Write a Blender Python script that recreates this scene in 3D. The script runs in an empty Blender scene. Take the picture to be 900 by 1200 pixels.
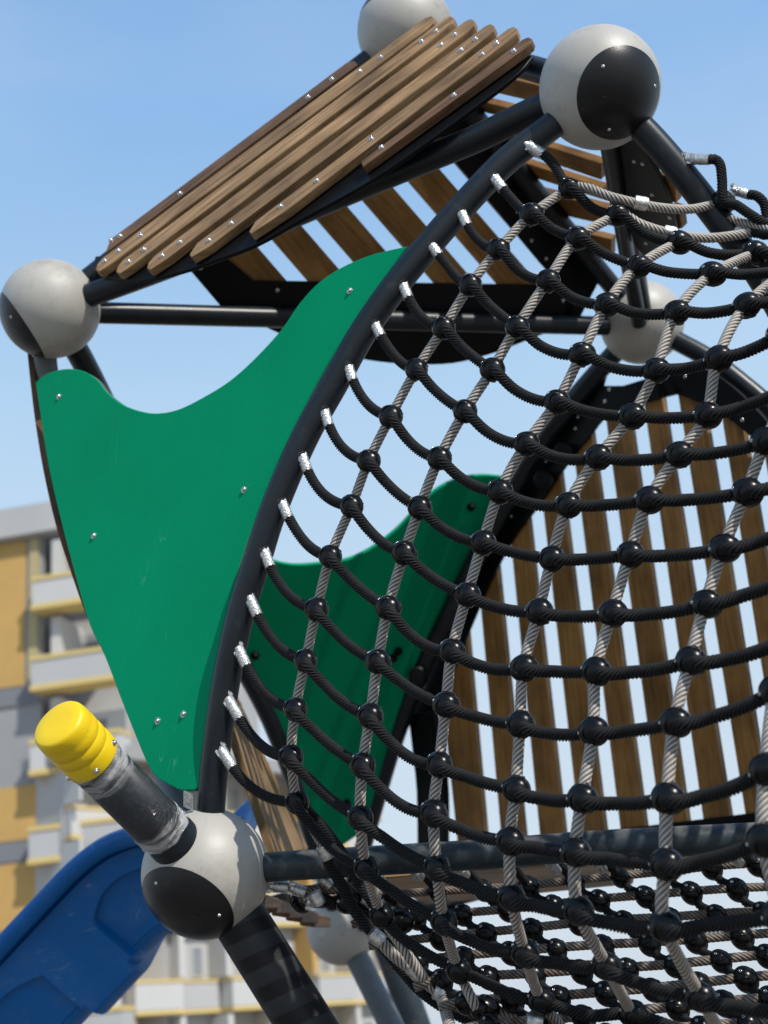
import bpy, math, random
import numpy as np
from mathutils import Vector, Matrix, noise
random.seed(7)
scn = bpy.context.scene
COL = scn.collection
V = Vector

# ------------------------------------------------------------------ camera
PITCH, ROLL = math.radians(21.3), math.radians(5.0)
FPX = 1600.0
CP = V((0, 0, 1.6))
FW = V((0, math.cos(PITCH), math.sin(PITCH)))
_r = V((1, 0, 0)); _u = V((0, -math.sin(PITCH), math.cos(PITCH)))
RT = _r*math.cos(ROLL) - _u*math.sin(ROLL)
UP = _u*math.cos(ROLL) + _r*math.sin(ROLL)
def ray(x, y): return FW + RT*((x-450)/FPX) + UP*((600-y)/FPX)
def P(x, y, d): return CP + ray(x, y)*d
def PL(x, y, pl):
    p, n = pl; r = ray(x, y)
    return CP + r*((p-CP).dot(n)/r.dot(n))
def plane3(a, b, c, off=0.0):
    n = (b-a).cross(c-a).normalized()
    if n.dot(CP-a) < 0: n = -n           # always faces the viewer side
    return (a+n*off, n)
def shift(pl, off): return (pl[0]+pl[1]*off, pl[1])

cam = bpy.data.cameras.new("camera"); co = bpy.data.objects.new("camera", cam); COL.objects.link(co)
M = Matrix((RT, UP, -FW)).transposed().to_4x4(); M.translation = CP
co.matrix_world = M
cam.sensor_fit = 'VERTICAL'; cam.sensor_height = 36; cam.lens = 48
cam.clip_start = .05; cam.clip_end = 3000
cam.dof.use_dof = True; cam.dof.focus_distance = 2.66; cam.dof.aperture_fstop = 3.6
scn.camera = co

# ------------------------------------------------------------------ light
SUN = V((.42, -.57, .70)).normalized()
w = bpy.data.worlds.new("World"); scn.world = w; w.use_nodes = True
nt = w.node_tree; bg = nt.nodes['Background']
sky = nt.nodes.new('ShaderNodeTexSky'); sky.sky_type = 'NISHITA'; sky.sun_disc = False
sky.sun_elevation = math.asin(SUN.z); sky.sun_rotation = math.atan2(SUN.x, SUN.y)
sky.air_density = 1.0; sky.dust_density = 2.2; sky.ozone_density = 1.6; sky.altitude = 0
tc = nt.nodes.new('ShaderNodeTexCoord'); mp = nt.nodes.new('ShaderNodeMapping'); mp.inputs['Scale'].default_value = (1.2, 1.2, 3.0)
nz = nt.nodes.new('ShaderNodeTexNoise'); nz.inputs['Scale'].default_value = 2.2; nz.inputs['Detail'].default_value = 5
cr = nt.nodes.new('ShaderNodeValToRGB'); cr.color_ramp.elements[0].position = .42; cr.color_ramp.elements[1].position = .85
cr.color_ramp.elements[0].color = (0,0,0,1); cr.color_ramp.elements[1].color = (.30,.30,.30,1)
# hazy air: height gradient (over the Nishita sky) and faint thin cloud
S_ = 1/.12
sep = nt.nodes.new('ShaderNodeSeparateXYZ'); gr = nt.nodes.new('ShaderNodeValToRGB'); ge = gr.color_ramp.elements
hz_ = [(0.0,(.66,.74,.83)),(.10,(.69,.80,.90)),(.25,(.63,.785,.93)),(.45,(.49,.72,.97)),(.62,(.285,.53,.90)),(1.0,(.13,.28,.58))]
ge[0].position = 0; ge[0].color = (*hz_[0][1],1); ge[1].position = 1; ge[1].color = (*hz_[-1][1],1)
for p_, c_ in hz_[1:-1]:
    e_ = ge.new(p_); e_.color = (*c_,1)
gm = nt.nodes.new('ShaderNodeVectorMath'); gm.operation = 'SCALE'; gm.inputs['Scale'].default_value = S_
m0 = nt.nodes.new('ShaderNodeMix'); m0.data_type = 'RGBA'; m0.inputs[0].default_value = .86
nt.links.new(tc.outputs['Generated'], sep.inputs[0]); nt.links.new(sep.outputs['Z'], gr.inputs[0]); nt.links.new(gr.outputs[0], gm.inputs[0])
nt.links.new(sky.outputs[0], m0.inputs[6]); nt.links.new(gm.outputs[0], m0.inputs[7])
mx = nt.nodes.new('ShaderNodeMix'); mx.data_type = 'RGBA'; mx.inputs[7].default_value = (.70*S_, .80*S_, .95*S_, 1)
nt.links.new(tc.outputs['Generated'], mp.inputs['Vector']); nt.links.new(mp.outputs[0], nz.inputs['Vector'])
nt.links.new(nz.outputs['Fac'], cr.inputs[0]); nt.links.new(cr.outputs[0], mx.inputs[0])
nt.links.new(m0.outputs[2], mx.inputs[6]); nt.links.new(mx.outputs[2], bg.inputs['Color'])
bg.inputs['Strength'].default_value = .12
sl = bpy.data.lights.new("sun", 'SUN'); sl.energy = 4.3; sl.angle = math.radians(.6); sl.color = (1, .95, .87)
so = bpy.data.objects.new("sun", sl); COL.objects.link(so); so.rotation_euler = SUN.to_track_quat('Z', 'Y').to_euler(); so.location = (3, -3, 8)
scn.view_settings.view_transform = 'Standard'; scn.view_settings.look = 'None'; scn.view_settings.exposure = 0

# ------------------------------------------------------------------ materials
def mat(name, col, rough=.5, metal=0., spec=.5, bump=0., bscale=60., var=0., vscale=8., dirt=None, dscale=12., dlo=.55, dhi=.75, rvar=0., stretch=None, uv=False, coat=0., detail=4.):
    m = bpy.data.materials.new(name); m.use_nodes = True; t = m.node_tree; L = t.links.new
    b = t.nodes['Principled BSDF']; N = t.nodes.new
    b.inputs['Base Color'].default_value = (*col, 1); b.inputs['Roughness'].default_value = rough
    b.inputs['Metallic'].default_value = metal; b.inputs['Specular IOR Level'].default_value = spec
    b.inputs['Coat Weight'].default_value = coat
    c = N('ShaderNodeTexCoord'); src = c.outputs['UV' if uv else 'Object']
    if stretch:
        q = N('ShaderNodeMapping'); q.inputs['Scale'].default_value = stretch; L(src, q.inputs['Vector']); src = q.outputs[0]
    colout = None
    if var:
        n = N('ShaderNodeTexNoise'); n.inputs['Scale'].default_value = vscale; n.inputs['Detail'].default_value = detail; L(src, n.inputs['Vector'])
        r = N('ShaderNodeValToRGB'); r.color_ramp.elements[0].position = .3; r.color_ramp.elements[1].position = .7
        r.color_ramp.elements[0].color = (*[x*(1-var) for x in col], 1); r.color_ramp.elements[1].color = (*[min(1, x*(1+var)) for x in col], 1)
        L(n.outputs['Fac'], r.inputs[0]); colout = r.outputs[0]
        if rvar:
            mr = N('ShaderNodeMapRange'); mr.inputs['To Min'].default_value = rough-rvar; mr.inputs['To Max'].default_value = rough+rvar
            L(n.outputs['Fac'], mr.inputs[0]); L(mr.outputs[0], b.inputs['Roughness'])
    if dirt:
        n = N('ShaderNodeTexNoise'); n.inputs['Scale'].default_value = dscale; n.inputs['Detail'].default_value = 8; n.inputs['Roughness'].default_value = .7; L(src, n.inputs['Vector'])
        r = N('ShaderNodeMapRange'); r.inputs['From Min'].default_value = dlo; r.inputs['From Max'].default_value = dhi; L(n.outputs['Fac'], r.inputs[0])
        k = N('ShaderNodeMix'); k.data_type = 'RGBA'; k.inputs[7].default_value = (*dirt, 1); L(r.outputs[0], k.inputs[0])
        if colout: L(colout, k.inputs[6])
        else: k.inputs[6].default_value = (*col, 1)
        colout = k.outputs[2]
    if colout: L(colout, b.inputs['Base Color'])
    if bump:
        n = N('ShaderNodeTexNoise'); n.inputs['Scale'].default_value = bscale; n.inputs['Detail'].default_value = 4; L(src, n.inputs['Vector'])
        h = N('ShaderNodeBump'); h.inputs['Strength'].default_value = bump; h.inputs['Distance'].default_value = .002
        L(n.outputs['Fac'], h.inputs['Height']); L(h.outputs[0], b.inputs['Normal'])
    return m
def wood(name, c1, c2, c3, rough=.55):
    m = bpy.data.materials.new(name); m.use_nodes = True; t = m.node_tree; L = t.links.new; N = t.nodes.new; b = t.nodes['Principled BSDF']
    c = N('ShaderNodeTexCoord')
    q = N('ShaderNodeMapping'); q.inputs['Scale'].default_value = (1.6, 26, 26); L(c.outputs['UV'], q.inputs['Vector'])
    n = N('ShaderNodeTexNoise'); n.inputs['Scale'].default_value = 3.5; n.inputs['Detail'].default_value = 7; n.inputs['Roughness'].default_value = .62; n.inputs['Distortion'].default_value = .6; L(q.outputs[0], n.inputs['Vector'])
    r = N('ShaderNodeValToRGB'); e = r.color_ramp.elements; e[0].position = .28; e[0].color = (*c1, 1); e[1].position = .75; e[1].color = (*c3, 1); x = e.new(.5); x.color = (*c2, 1)
    L(n.outputs['Fac'], r.inputs[0])
    n2 = N('ShaderNodeTexNoise'); n2.inputs['Scale'].default_value = 5; n2.inputs['Detail'].default_value = 5; L(c.outputs['UV'], n2.inputs['Vector'])
    mr = N('ShaderNodeMapRange'); mr.inputs['From Min'].default_value = .3; mr.inputs['From Max'].default_value = .7; mr.inputs['To Min'].default_value = .55; mr.inputs['To Max'].default_value = 1.35; L(n2.outputs['Fac'], mr.inputs[0])
    k = N('ShaderNodeMix'); k.data_type = 'RGBA'; k.blend_type = 'MULTIPLY'; k.inputs[0].default_value = 1; L(r.outputs[0], k.inputs[6]); L(mr.outputs[0], k.inputs[7]); L(k.outputs[2], b.inputs['Base Color'])
    b.inputs['Roughness'].default_value = rough; b.inputs['Specular IOR Level'].default_value = .2
    h = N('ShaderNodeBump'); h.inputs['Strength'].default_value = .35; h.inputs['Distance'].default_value = .001; L(n.outputs['Fac'], h.inputs['Height']); L(h.outputs[0], b.inputs['Normal'])
    return m
MT = dict(
 pipe=mat('black_powder_coat', (.008,.012,.017), .33, spec=.36, bump=.12, bscale=700, var=.25, vscale=9, rvar=.08, dirt=(.07,.07,.068), dscale=16, dlo=.60, dhi=.92),
 rail=mat('worn_rail_paint', (.018,.030,.038), .42, spec=.4, bump=.12, bscale=500, var=.3, vscale=9, dirt=(.16,.145,.12), dscale=22, dlo=.56, dhi=.85),
 plate=mat('black_steel_plate', (.004,.0045,.0055), .4, spec=.14, bump=.1, bscale=500, var=.2, dirt=(.012,.012,.012), dscale=14, dlo=.6, dhi=.9),
 dull=mat('grey_post_paint', (.10,.115,.125), .5, var=.15, vscale=10),
 ball=mat('grey_ball_paint', (.40,.383,.345), .48, bump=.15, bscale=160, var=.06, vscale=7, dirt=(.20,.18,.145), dscale=7, dlo=.50, dhi=.85, rvar=.08),
 cap=mat('black_cap_plastic', (.006,.0065,.0075), .32, spec=.4, bump=.15, bscale=350, var=.25, vscale=9, rvar=.08, dirt=(.10,.10,.10), dscale=26, dlo=.64, dhi=.84),
 green=mat('green_board', (.0,.245,.112), .6, spec=.05, bump=.32, bscale=300, var=.06, vscale=4, rvar=.04),
 edge=mat('board_edge', (.10,.10,.09), .6, bump=.3),
 green_edge=mat('green_board_edge', (.0,.26,.15), .5),
 steel=mat('stainless_bolt', (.62,.62,.60), .22, metal=1., bump=.1, bscale=300),
 alu=mat('crimped_aluminium', (.66,.66,.64), .33, metal=.85, bump=.9, bscale=260, var=.35, vscale=120, dirt=(.12,.12,.12), dscale=160, dlo=.56, dhi=.7),
 rope=mat('black_rope', (.016,.0165,.018), .55, spec=.18, bump=.6, bscale=1300, var=.3, vscale=200),
 wire=mat('grey_rope', (.46,.42,.375), .5, metal=.12, bump=.5, bscale=1500, var=.15, vscale=30, dirt=(.16,.13,.11), dscale=30, dlo=.55, dhi=.85),
 rustwire=mat('weathered_grey_rope', (.26,.215,.175), .55, metal=.1, bump=.5, bscale=1500, var=.2, vscale=40, dirt=(.10,.055,.03), dscale=30, dlo=.45, dhi=.7),
 knot=mat('connector_plastic', (.003,.003,.0033), .25, spec=.26, bump=.15, bscale=180, var=.2, vscale=50, rvar=.06, dirt=(.025,.025,.024), dscale=60, dlo=.62, dhi=.9),
 yellow=mat('yellow_plastic', (.78,.54,.003), .42, bump=.25, bscale=180, var=.05, vscale=12, dirt=(.30,.17,.01), dscale=30, dlo=.66, dhi=.8),
 blue=mat('blue_plastic', (.0,.125,.42), .40, spec=.35, bump=.25, bscale=140, var=.10, vscale=5, dirt=(.05,.17,.42), dscale=7, dlo=.5, dhi=.9),
 tape=mat('black_tape_wrap', (.010,.010,.011), .45, spec=.25, bump=.25, bscale=90, var=.2, vscale=20),
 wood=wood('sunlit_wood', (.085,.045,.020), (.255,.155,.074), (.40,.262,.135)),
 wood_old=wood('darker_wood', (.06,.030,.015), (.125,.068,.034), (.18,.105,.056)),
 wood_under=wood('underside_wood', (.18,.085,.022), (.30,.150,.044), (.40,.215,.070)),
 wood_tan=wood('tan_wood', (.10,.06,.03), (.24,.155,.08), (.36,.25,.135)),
)
def groove(m, dark, p0=.35, p1=.95):
    t = m.node_tree; N = t.nodes.new; L = t.links.new; b = t.nodes['Principled BSDF']; src = b.inputs['Base Color'].links[0].from_socket
    c = N('ShaderNodeTexCoord'); q = N('ShaderNodeSeparateXYZ'); L(c.outputs['UV'], q.inputs[0])
    r = N('ShaderNodeMapRange'); r.inputs['From Min'].default_value = p0; r.inputs['From Max'].default_value = p1; L(q.outputs['Y'], r.inputs[0])
    x = N('ShaderNodeMix'); x.data_type = 'RGBA'; x.inputs[7].default_value = (*dark, 1); L(r.outputs[0], x.inputs[0]); L(src, x.inputs[6]); L(x.outputs[2], b.inputs['Base Color'])
def dust(m, colr, amt=.5, lo=.35, hi=1.0):
    t = m.node_tree; N = t.nodes.new; L = t.links.new; b = t.nodes['Principled BSDF']; src = b.inputs['Base Color'].links[0].from_socket
    g = N('ShaderNodeNewGeometry'); q = N('ShaderNodeSeparateXYZ'); L(g.outputs['Normal'], q.inputs[0])
    r = N('ShaderNodeMapRange'); r.inputs['From Min'].default_value = lo; r.inputs['From Max'].default_value = hi; r.inputs['To Max'].default_value = amt; L(q.outputs['Z'], r.inputs[0])
    c = N('ShaderNodeTexCoord'); n = N('ShaderNodeTexNoise'); n.inputs['Scale'].default_value = 30; n.inputs['Detail'].default_value = 8; L(c.outputs['Object'], n.inputs['Vector'])
    r2 = N('ShaderNodeMapRange'); r2.inputs['From Min'].default_value = .40; r2.inputs['From Max'].default_value = .65; L(n.outputs['Fac'], r2.inputs[0])
    k = N('ShaderNodeMath'); k.operation = 'MULTIPLY'; L(r.outputs[0], k.inputs[0]); L(r2.outputs[0], k.inputs[1])
    x = N('ShaderNodeMix'); x.data_type = 'RGBA'; x.inputs[7].default_value = (*colr, 1); L(k.outputs[0], x.inputs[0]); L(src, x.inputs[6]); L(x.outputs[2], b.inputs['Base Color'])
dust(MT['knot'], (.045,.043,.039), .6, .6, 1.1); dust(MT['rail'], (.17,.155,.135), .8, .3, .9); dust(MT['pipe'], (.05,.05,.048), .6); dust(MT['cap'], (.06,.058,.055), .6); dust(MT['blue'], (.10,.18,.36), .5)
groove(MT['wire'], (.035,.028,.022)); groove(MT['rustwire'], (.025,.018,.013)); groove(MT['rope'], (.001,.001,.001), .3, .9)
# twisted banding on the taped leg
def tape_mat():
    m = MT['tape']; t = m.node_tree; b = t.nodes['Principled BSDF']; N = t.nodes.new; L = t.links.new
    c = N('ShaderNodeTexCoord'); q = N('ShaderNodeSeparateXYZ'); L(c.outputs['UV'], q.inputs[0])
    a = N('ShaderNodeMath'); a.operation = 'MULTIPLY_ADD'; a.inputs[1].default_value = 15; L(q.outputs['X'], a.inputs[0])
    a2 = N('ShaderNodeMath'); a2.operation = 'MULTIPLY'; a2.inputs[1].default_value = 1.0; L(q.outputs['Y'], a2.inputs[0]); L(a2.outputs[0], a.inputs[2])
    f = N('ShaderNodeMath'); f.operation = 'FRACT'; L(a.outputs[0], f.inputs[0])
    r = N('ShaderNodeValToRGB'); r.color_ramp.interpolation = 'LINEAR'; e = r.color_ramp.elements
    e[0].position = .40; e[0].color = (.008,.008,.009,1); e[1].position = .46; e[1].color = (.030,.031,.033,1)
    x = e.new(.93); x.color = (.024,.025,.027,1); x = e.new(.99); x.color = (.006,.006,.006,1)
    L(f.outputs[0], r.inputs[0]); L(r.outputs[0], b.inputs['Base Color'])
tape_mat()
def film_mat():
    m = bpy.data.materials.new('clear_wrap_film'); m.use_nodes = True; t = m.node_tree; N = t.nodes.new; L = t.links.new
    for n in list(t.nodes): t.nodes.remove(n)
    o = N('ShaderNodeOutputMaterial'); tr = N('ShaderNodeBsdfTransparent'); pr = N('ShaderNodeBsdfPrincipled')
    pr.inputs['Base Color'].default_value = (.62,.63,.64,1); pr.inputs['Roughness'].default_value = .10
    c = N('ShaderNodeTexCoord'); q = N('ShaderNodeMapping'); q.inputs['Scale'].default_value = (9, 1.7, 1); q.inputs['Rotation'].default_value = (0,0,.22); L(c.outputs['UV'], q.inputs['Vector'])
    n = N('ShaderNodeTexNoise'); n.inputs['Scale'].default_value = 3.2; n.inputs['Detail'].default_value = 6; n.inputs['Roughness'].default_value = .7; n.inputs['Distortion'].default_value = 1.2; L(q.outputs[0], n.inputs['Vector'])
    a = N('ShaderNodeMath'); a.operation = 'SUBTRACT'; a.inputs[1].default_value = .5; L(n.outputs['Fac'], a.inputs[0])
    ab = N('ShaderNodeMath'); ab.operation = 'ABSOLUTE'; L(a.outputs[0], ab.inputs[0])
    r = N('ShaderNodeMapRange'); r.inputs['From Min'].default_value = 0; r.inputs['From Max'].default_value = .010; r.inputs['To Min'].default_value = .34; r.inputs['To Max'].default_value = .0; L(ab.outputs[0], r.inputs[0])
    n2 = N('ShaderNodeTexNoise'); n2.inputs['Scale'].default_value = 2.2; n2.inputs['Detail'].default_value = 3; L(c.outputs['UV'], n2.inputs['Vector'])
    sx = N('ShaderNodeSeparateXYZ'); L(c.outputs['UV'], sx.inputs[0])
    r3 = N('ShaderNodeValToRGB'); e = r3.color_ramp.elements; e[0].position = .0; e[0].color = (.85,.85,.85,1); e[1].position = 1; e[1].color = (.8,.8,.8,1)
    for pos, v in ((.20,.8),(.27,.0),(.80,.0),(.86,.8)):
        x = e.new(pos); x.color = (v,v,v,1)
    L(sx.outputs['X'], r3.inputs[0])
    n4 = N('ShaderNodeTexNoise'); n4.inputs['Scale'].default_value = 1.8; n4.inputs['Detail'].default_value = 5; L(q.outputs[0], n4.inputs['Vector'])
    r4 = N('ShaderNodeMapRange'); r4.inputs['From Min'].default_value = .38; r4.inputs['From Max'].default_value = .58; L(n4.outputs['Fac'], r4.inputs[0])
    m3 = N('ShaderNodeMath'); m3.operation = 'MULTIPLY'; L(r3.outputs[0], m3.inputs[0]); L(r4.outputs[0], m3.inputs[1])
    ad = N('ShaderNodeMath'); ad.operation = 'ADD'; ad.use_clamp = True; L(r.outputs[0], ad.inputs[0]); L(m3.outputs[0], ad.inputs[1])
    bp = N('ShaderNodeBump'); bp.inputs['Strength'].default_value = 1; bp.inputs['Distance'].default_value = .006; L(n.outputs['Fac'], bp.inputs['Height']); L(bp.outputs[0], pr.inputs['Normal'])
    mxs = N('ShaderNodeMixShader'); L(ad.outputs[0], mxs.inputs[0]); L(tr.outputs[0], mxs.inputs[1]); L(pr.outputs[0], mxs.inputs[2]); 
    gl = N('ShaderNodeBsdfGlossy'); gl.inputs['Roughness'].default_value = .10; L(bp.outputs[0], gl.inputs['Normal'])
    m5 = N('ShaderNodeMixShader'); m5.inputs[0].default_value = .03; L(mxs.outputs[0], m5.inputs[1]); L(gl.outputs[0], m5.inputs[2]); L(m5.outputs[0], o.inputs['Surface'])
    return m
MT['film'] = film_mat()
def scratches(m, colr, sc=(5,22,5), lo=.0, hi=.006, mask=.56):
    t = m.node_tree; N = t.nodes.new; L = t.links.new; b = t.nodes['Principled BSDF']; src = b.inputs['Base Color'].links[0].from_socket
    c = N('ShaderNodeTexCoord'); q = N('ShaderNodeMapping'); q.inputs['Scale'].default_value = sc; q.inputs['Rotation'].default_value = (.6,.4,.9); L(c.outputs['Object'], q.inputs['Vector'])
    n = N('ShaderNodeTexNoise'); n.inputs['Scale'].default_value = 1.6; n.inputs['Detail'].default_value = 1; L(q.outputs[0], n.inputs['Vector'])
    a = N('ShaderNodeMath'); a.operation = 'SUBTRACT'; a.inputs[1].default_value = .5; L(n.outputs['Fac'], a.inputs[0]); ab = N('ShaderNodeMath'); ab.operation = 'ABSOLUTE'; L(a.outputs[0], ab.inputs[0])
    r = N('ShaderNodeMapRange'); r.inputs['From Min'].default_value = lo; r.inputs['From Max'].default_value = hi; r.inputs['To Min'].default_value = 1; r.inputs['To Max'].default_value = 0; L(ab.outputs[0], r.inputs[0])
    n2 = N('ShaderNodeTexNoise'); n2.inputs['Scale'].default_value = 14; n2.inputs['Detail'].default_value = 3; L(c.outputs['Object'], n2.inputs['Vector'])
    r2 = N('ShaderNodeMapRange'); r2.inputs['From Min'].default_value = mask; r2.inputs['From Max'].default_value = mask+.06; L(n2.outputs['Fac'], r2.inputs[0])
    k = N('ShaderNodeMath'); k.operation = 'MULTIPLY'; L(r.outputs[0], k.inputs[0]); L(r2.outputs[0], k.inputs[1])
    x = N('ShaderNodeMix'); x.data_type = 'RGBA'; x.inputs[7].default_value = (*colr, 1); L(k.outputs[0], x.inputs[0]); L(src, x.inputs[6]); L(x.outputs[2], b.inputs['Base Color'])
scratches(MT['ball'], (.14,.13,.12), (8,46,8), 0, .010, .60)
scratches(MT['green'], (.03,.30,.18), (2,30,2), 0, .010, .60)
scratches(MT['blue'], (.12,.25,.50), (3,30,3), 0, .012, .58)
scratches(MT['cap'], (.22,.22,.22), (9,60,9), 0, .014, .60)
# ------------------------------------------------------------------ object helpers
class MB:
    def __init__(s): s.v=[]; s.f=[]; s.uv=[]; s.mi=[]; s.n=0
    def add(s, verts, faces, uvs=None, mi=0):
        verts = [tuple(x) for x in verts]; o = s.n
        s.v += verts; s.n += len(verts)
        for f in faces: s.f.append(tuple(i+o for i in f)); s.mi.append(mi)
        s.uv += [tuple(u) for u in uvs] if uvs is not None else [(0.0,0.0)]*len(verts)
        return s
    def build(s, name, mats, parent=None, smooth=True, origin=None, angle=None):
        me = bpy.data.meshes.new(name)
        ov = V(origin) if origin is not None else V((0,0,0))
        arr = np.array(s.v, dtype=np.float64) - np.array(ov)
        me.from_pydata(arr.tolist(), [], s.f)
        if not isinstance(mats, (list, tuple)): mats = [mats]
        for m in mats: me.materials.append(m)
        me.polygons.foreach_set('material_index', s.mi)
        ul = me.uv_layers.new(name='UVMap'); li = np.empty(len(me.loops), dtype=np.int32); me.loops.foreach_get('vertex_index', li)
        ul.data.foreach_set('uv', np.array(s.uv, dtype=np.float32)[li].ravel())
        me.update(); me.validate()
        me.polygons.foreach_set('use_smooth', [smooth]*len(me.polygons))
        if angle is not None: me.set_sharp_from_angle(angle=math.radians(angle))
        o = bpy.data.objects.new(name, me); COL.objects.link(o); o.location = ov
        if parent is not None:
            o.parent = parent; o.matrix_parent_inverse = parent_inv(parent)
        return o
def parent_inv(p):
    m = Matrix.Translation(p.location) if not p.parent else (Matrix.Translation(p.location))
    # world matrix of an unrotated chain
    q = p; mw = Matrix.LocRotScale(q.location, q.rotation_euler, q.scale)
    while q.parent:
        mw = Matrix.LocRotScale(q.parent.location, q.parent.rotation_euler, q.parent.scale) @ q.matrix_parent_inverse @ mw; q = q.parent
    return mw.inverted()
def empty(name, loc, label, cat, group=None):
    o = bpy.data.objects.new(name, None); COL.objects.link(o); o.location = loc; o.empty_display_size = .2
    o['label'] = label; o['category'] = cat
    if group: o['group'] = group
    return o
def inst(me, name, M4, parent):
    o = bpy.data.objects.new(name, me); COL.objects.link(o)
    l, r, s = M4.decompose(); o.location = l; o.rotation_euler = r.to_euler(); o.scale = s
    if parent is not None:
        o.parent = parent; o.matrix_parent_inverse = parent_inv(parent)
    return o

def frames(pts):
    pts = np.array([tuple(p) for p in pts]); T = np.gradient(pts, axis=0); T /= np.linalg.norm(T, axis=1)[:, None]+1e-12
    n = np.cross(T[0], [0.3,-.9,.2]); n /= np.linalg.norm(n); Ns = [n]
    for i in range(1, len(pts)):
        n = n - T[i]*np.dot(n, T[i]); n /= np.linalg.norm(n)+1e-12; Ns.append(n)
    Ns = np.array(Ns); B = np.cross(T, Ns)
    return pts, T, Ns, B
def sweep(mb, pts, prof, seg, caps=True, mi=0, radii=None, gv=None):
    """prof(i, s) -> array of (angle, radius) rows for ring i at arc length s"""
    pts, T, N_, B = frames(pts)
    L = np.concatenate([[0], np.cumsum(np.linalg.norm(np.diff(pts, axis=0), axis=1))])
    vs = []; uv = []
    for i in range(len(pts)):
        a, r = prof(i, L[i]); vs.append(pts[i] + np.cos(a)[:,None]*r[:,None]*N_[i] + np.sin(a)[:,None]*r[:,None]*B[i])
        uv += [(L[i], gv[k] if gv is not None else k/seg) for k in range(seg)]
    vs = np.concatenate(vs); n = len(pts); fs = []
    for i in range(n-1):
        a0 = i*seg; b0 = a0+seg
        for k in range(seg):
            k2 = (k+1) % seg; fs.append((a0+k, a0+k2, b0+k2, b0+k))
    if caps: fs.append(tuple(range(seg-1, -1, -1))); fs.append(tuple((n-1)*seg+k for k in range(seg)))
    mb.add(vs, fs, uv, mi)
def tube(mb, pts, r, seg=28, caps=True, mi=0):
    ang = np.linspace(0, 2*math.pi, seg, endpoint=False)
    rr = r if callable(r) else (lambda i, s: r)
    sweep(mb, pts, lambda i, s: (ang, np.full(seg, rr(i, s))), seg, caps, mi)
def rope(mb, pts, R, lay, strands=6, per=5, depth=.17, mi=0, hand=1, step=.004):
    pts = resample(pts, step); seg = strands*per
    th = np.linspace(0, 2*math.pi, seg, endpoint=False)
    loc = (th*strands/(2*math.pi)) % 1.0
    rad = R*(1 - depth*np.abs(2*loc-1)**2.6)
    sweep(mb, pts, lambda i, s: (th + hand*s/lay*2*math.pi, rad), seg, True, mi, None, np.abs(2*loc-1))
def braid(mb, pts, R, mi=0, step=.0035):
    """black rope: short helical strands with a slight herringbone relief"""
    pts = resample(pts, step); strands = 7; per = 4; seg = strands*per
    th = np.linspace(0, 2*math.pi, seg, endpoint=False); loc = (th*strands/(2*math.pi)) % 1.0
    rad = R*(1 - .26*np.abs(2*loc-1)**2.0)
    lay = .050
    sweep(mb, pts, lambda i, s: (th - s/lay*2*math.pi, rad), seg, True, mi, None, np.abs(2*loc-1))
def resample(pts, step):
    pts = np.array([tuple(p) for p in pts]); L = np.concatenate([[0], np.cumsum(np.linalg.norm(np.diff(pts, axis=0), axis=1))])
    n = max(3, int(L[-1]/step)+1); s = np.linspace(0, L[-1], n)
    return np.stack([np.interp(s, L, pts[:, k]) for k in range(3)], axis=1)
def cr(pts, n=10):
    """Catmull-Rom through points"""
    p = [np.array(tuple(q)) for q in pts]; p = [2*p[0]-p[1]] + p + [2*p[-1]-p[-2]]; out = []
    for i in range(1, len(p)-2):
        for k in range(n):
            t = k/n; a,b,c,d = p[i-1],p[i],p[i+1],p[i+2]
            out.append(.5*((2*b)+(c-a)*t+(2*a-5*b+4*c-d)*t*t+(3*b-a-3*c+d)*t**3))
    out.append(p[-2]); return out
def curve_px(lst, n=10): return cr([P(*q) for q in lst], n)
def interp_depth(xy, d0, d1):
    L = [0]
    for a, b in zip(xy, xy[1:]): L.append(L[-1]+math.hypot(b[0]-a[0], b[1]-a[1]))
    return [(x, y, d0+(d1-d0)*l/L[-1]) for (x, y), l in zip(xy, L)]
def basis(z, hint=None):
    z = V(z).normalized(); h = V(hint) if hint is not None else (V((0,0,1)) if abs(z.z) < .9 else V((1,0,0)))
    x = (h - z*h.dot(z)).normalized(); y = z.cross(x); return x, y, z
def lathe(mb, o, ax, prof, seg=32, mi=0, hint=None):
    x, y, z = basis(ax, hint); vs = []; uv = []; n = len(prof)
    for (s, r) in prof:
        for k in range(seg):
            a = 2*math.pi*k/seg; vs.append(V(o) + z*s + x*(r*math.cos(a)) + y*(r*math.sin(a))); uv.append((s, k/seg))
    fs = [(i*seg+k, i*seg+(k+1)%seg, (i+1)*seg+(k+1)%seg, (i+1)*seg+k) for i in range(n-1) for k in range(seg)]
    fs.append(tuple(range(seg-1,-1,-1))); fs.append(tuple((n-1)*seg+k for k in range(seg)))
    mb.add(vs, fs, uv, mi)
def sphere(mb, c, r, seg=48, rings=32, mi=0, sc=(1,1,1)):
    vs = []; fs = []; uv = []
    for i in range(1, rings):
        t = math.pi*i/rings
        for k in range(seg):
            a = 2*math.pi*k/seg; vs.append((c[0]+r*sc[0]*math.sin(t)*math.cos(a), c[1]+r*sc[1]*math.sin(t)*math.sin(a), c[2]+r*sc[2]*math.cos(t))); uv.append((k/seg, i/rings))
    for i in range(rings-2):
        for k in range(seg): fs.append((i*seg+k, (i+1)*seg+k, (i+1)*seg+(k+1)%seg, i*seg+(k+1)%seg))
    vs.append((c[0], c[1], c[2]+r*sc[2])); vs.append((c[0], c[1], c[2]-r*sc[2])); uv += [(0,0),(0,1)]; t0 = len(vs)-2; b0 = len(vs)-1
    for k in range(seg):
        fs.append((t0, k, (k+1)%seg)); fs.append((b0, (rings-2)*seg+(k+1)%seg, (rings-2)*seg+k))
    mb.add(vs, fs, uv, mi)
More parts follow.
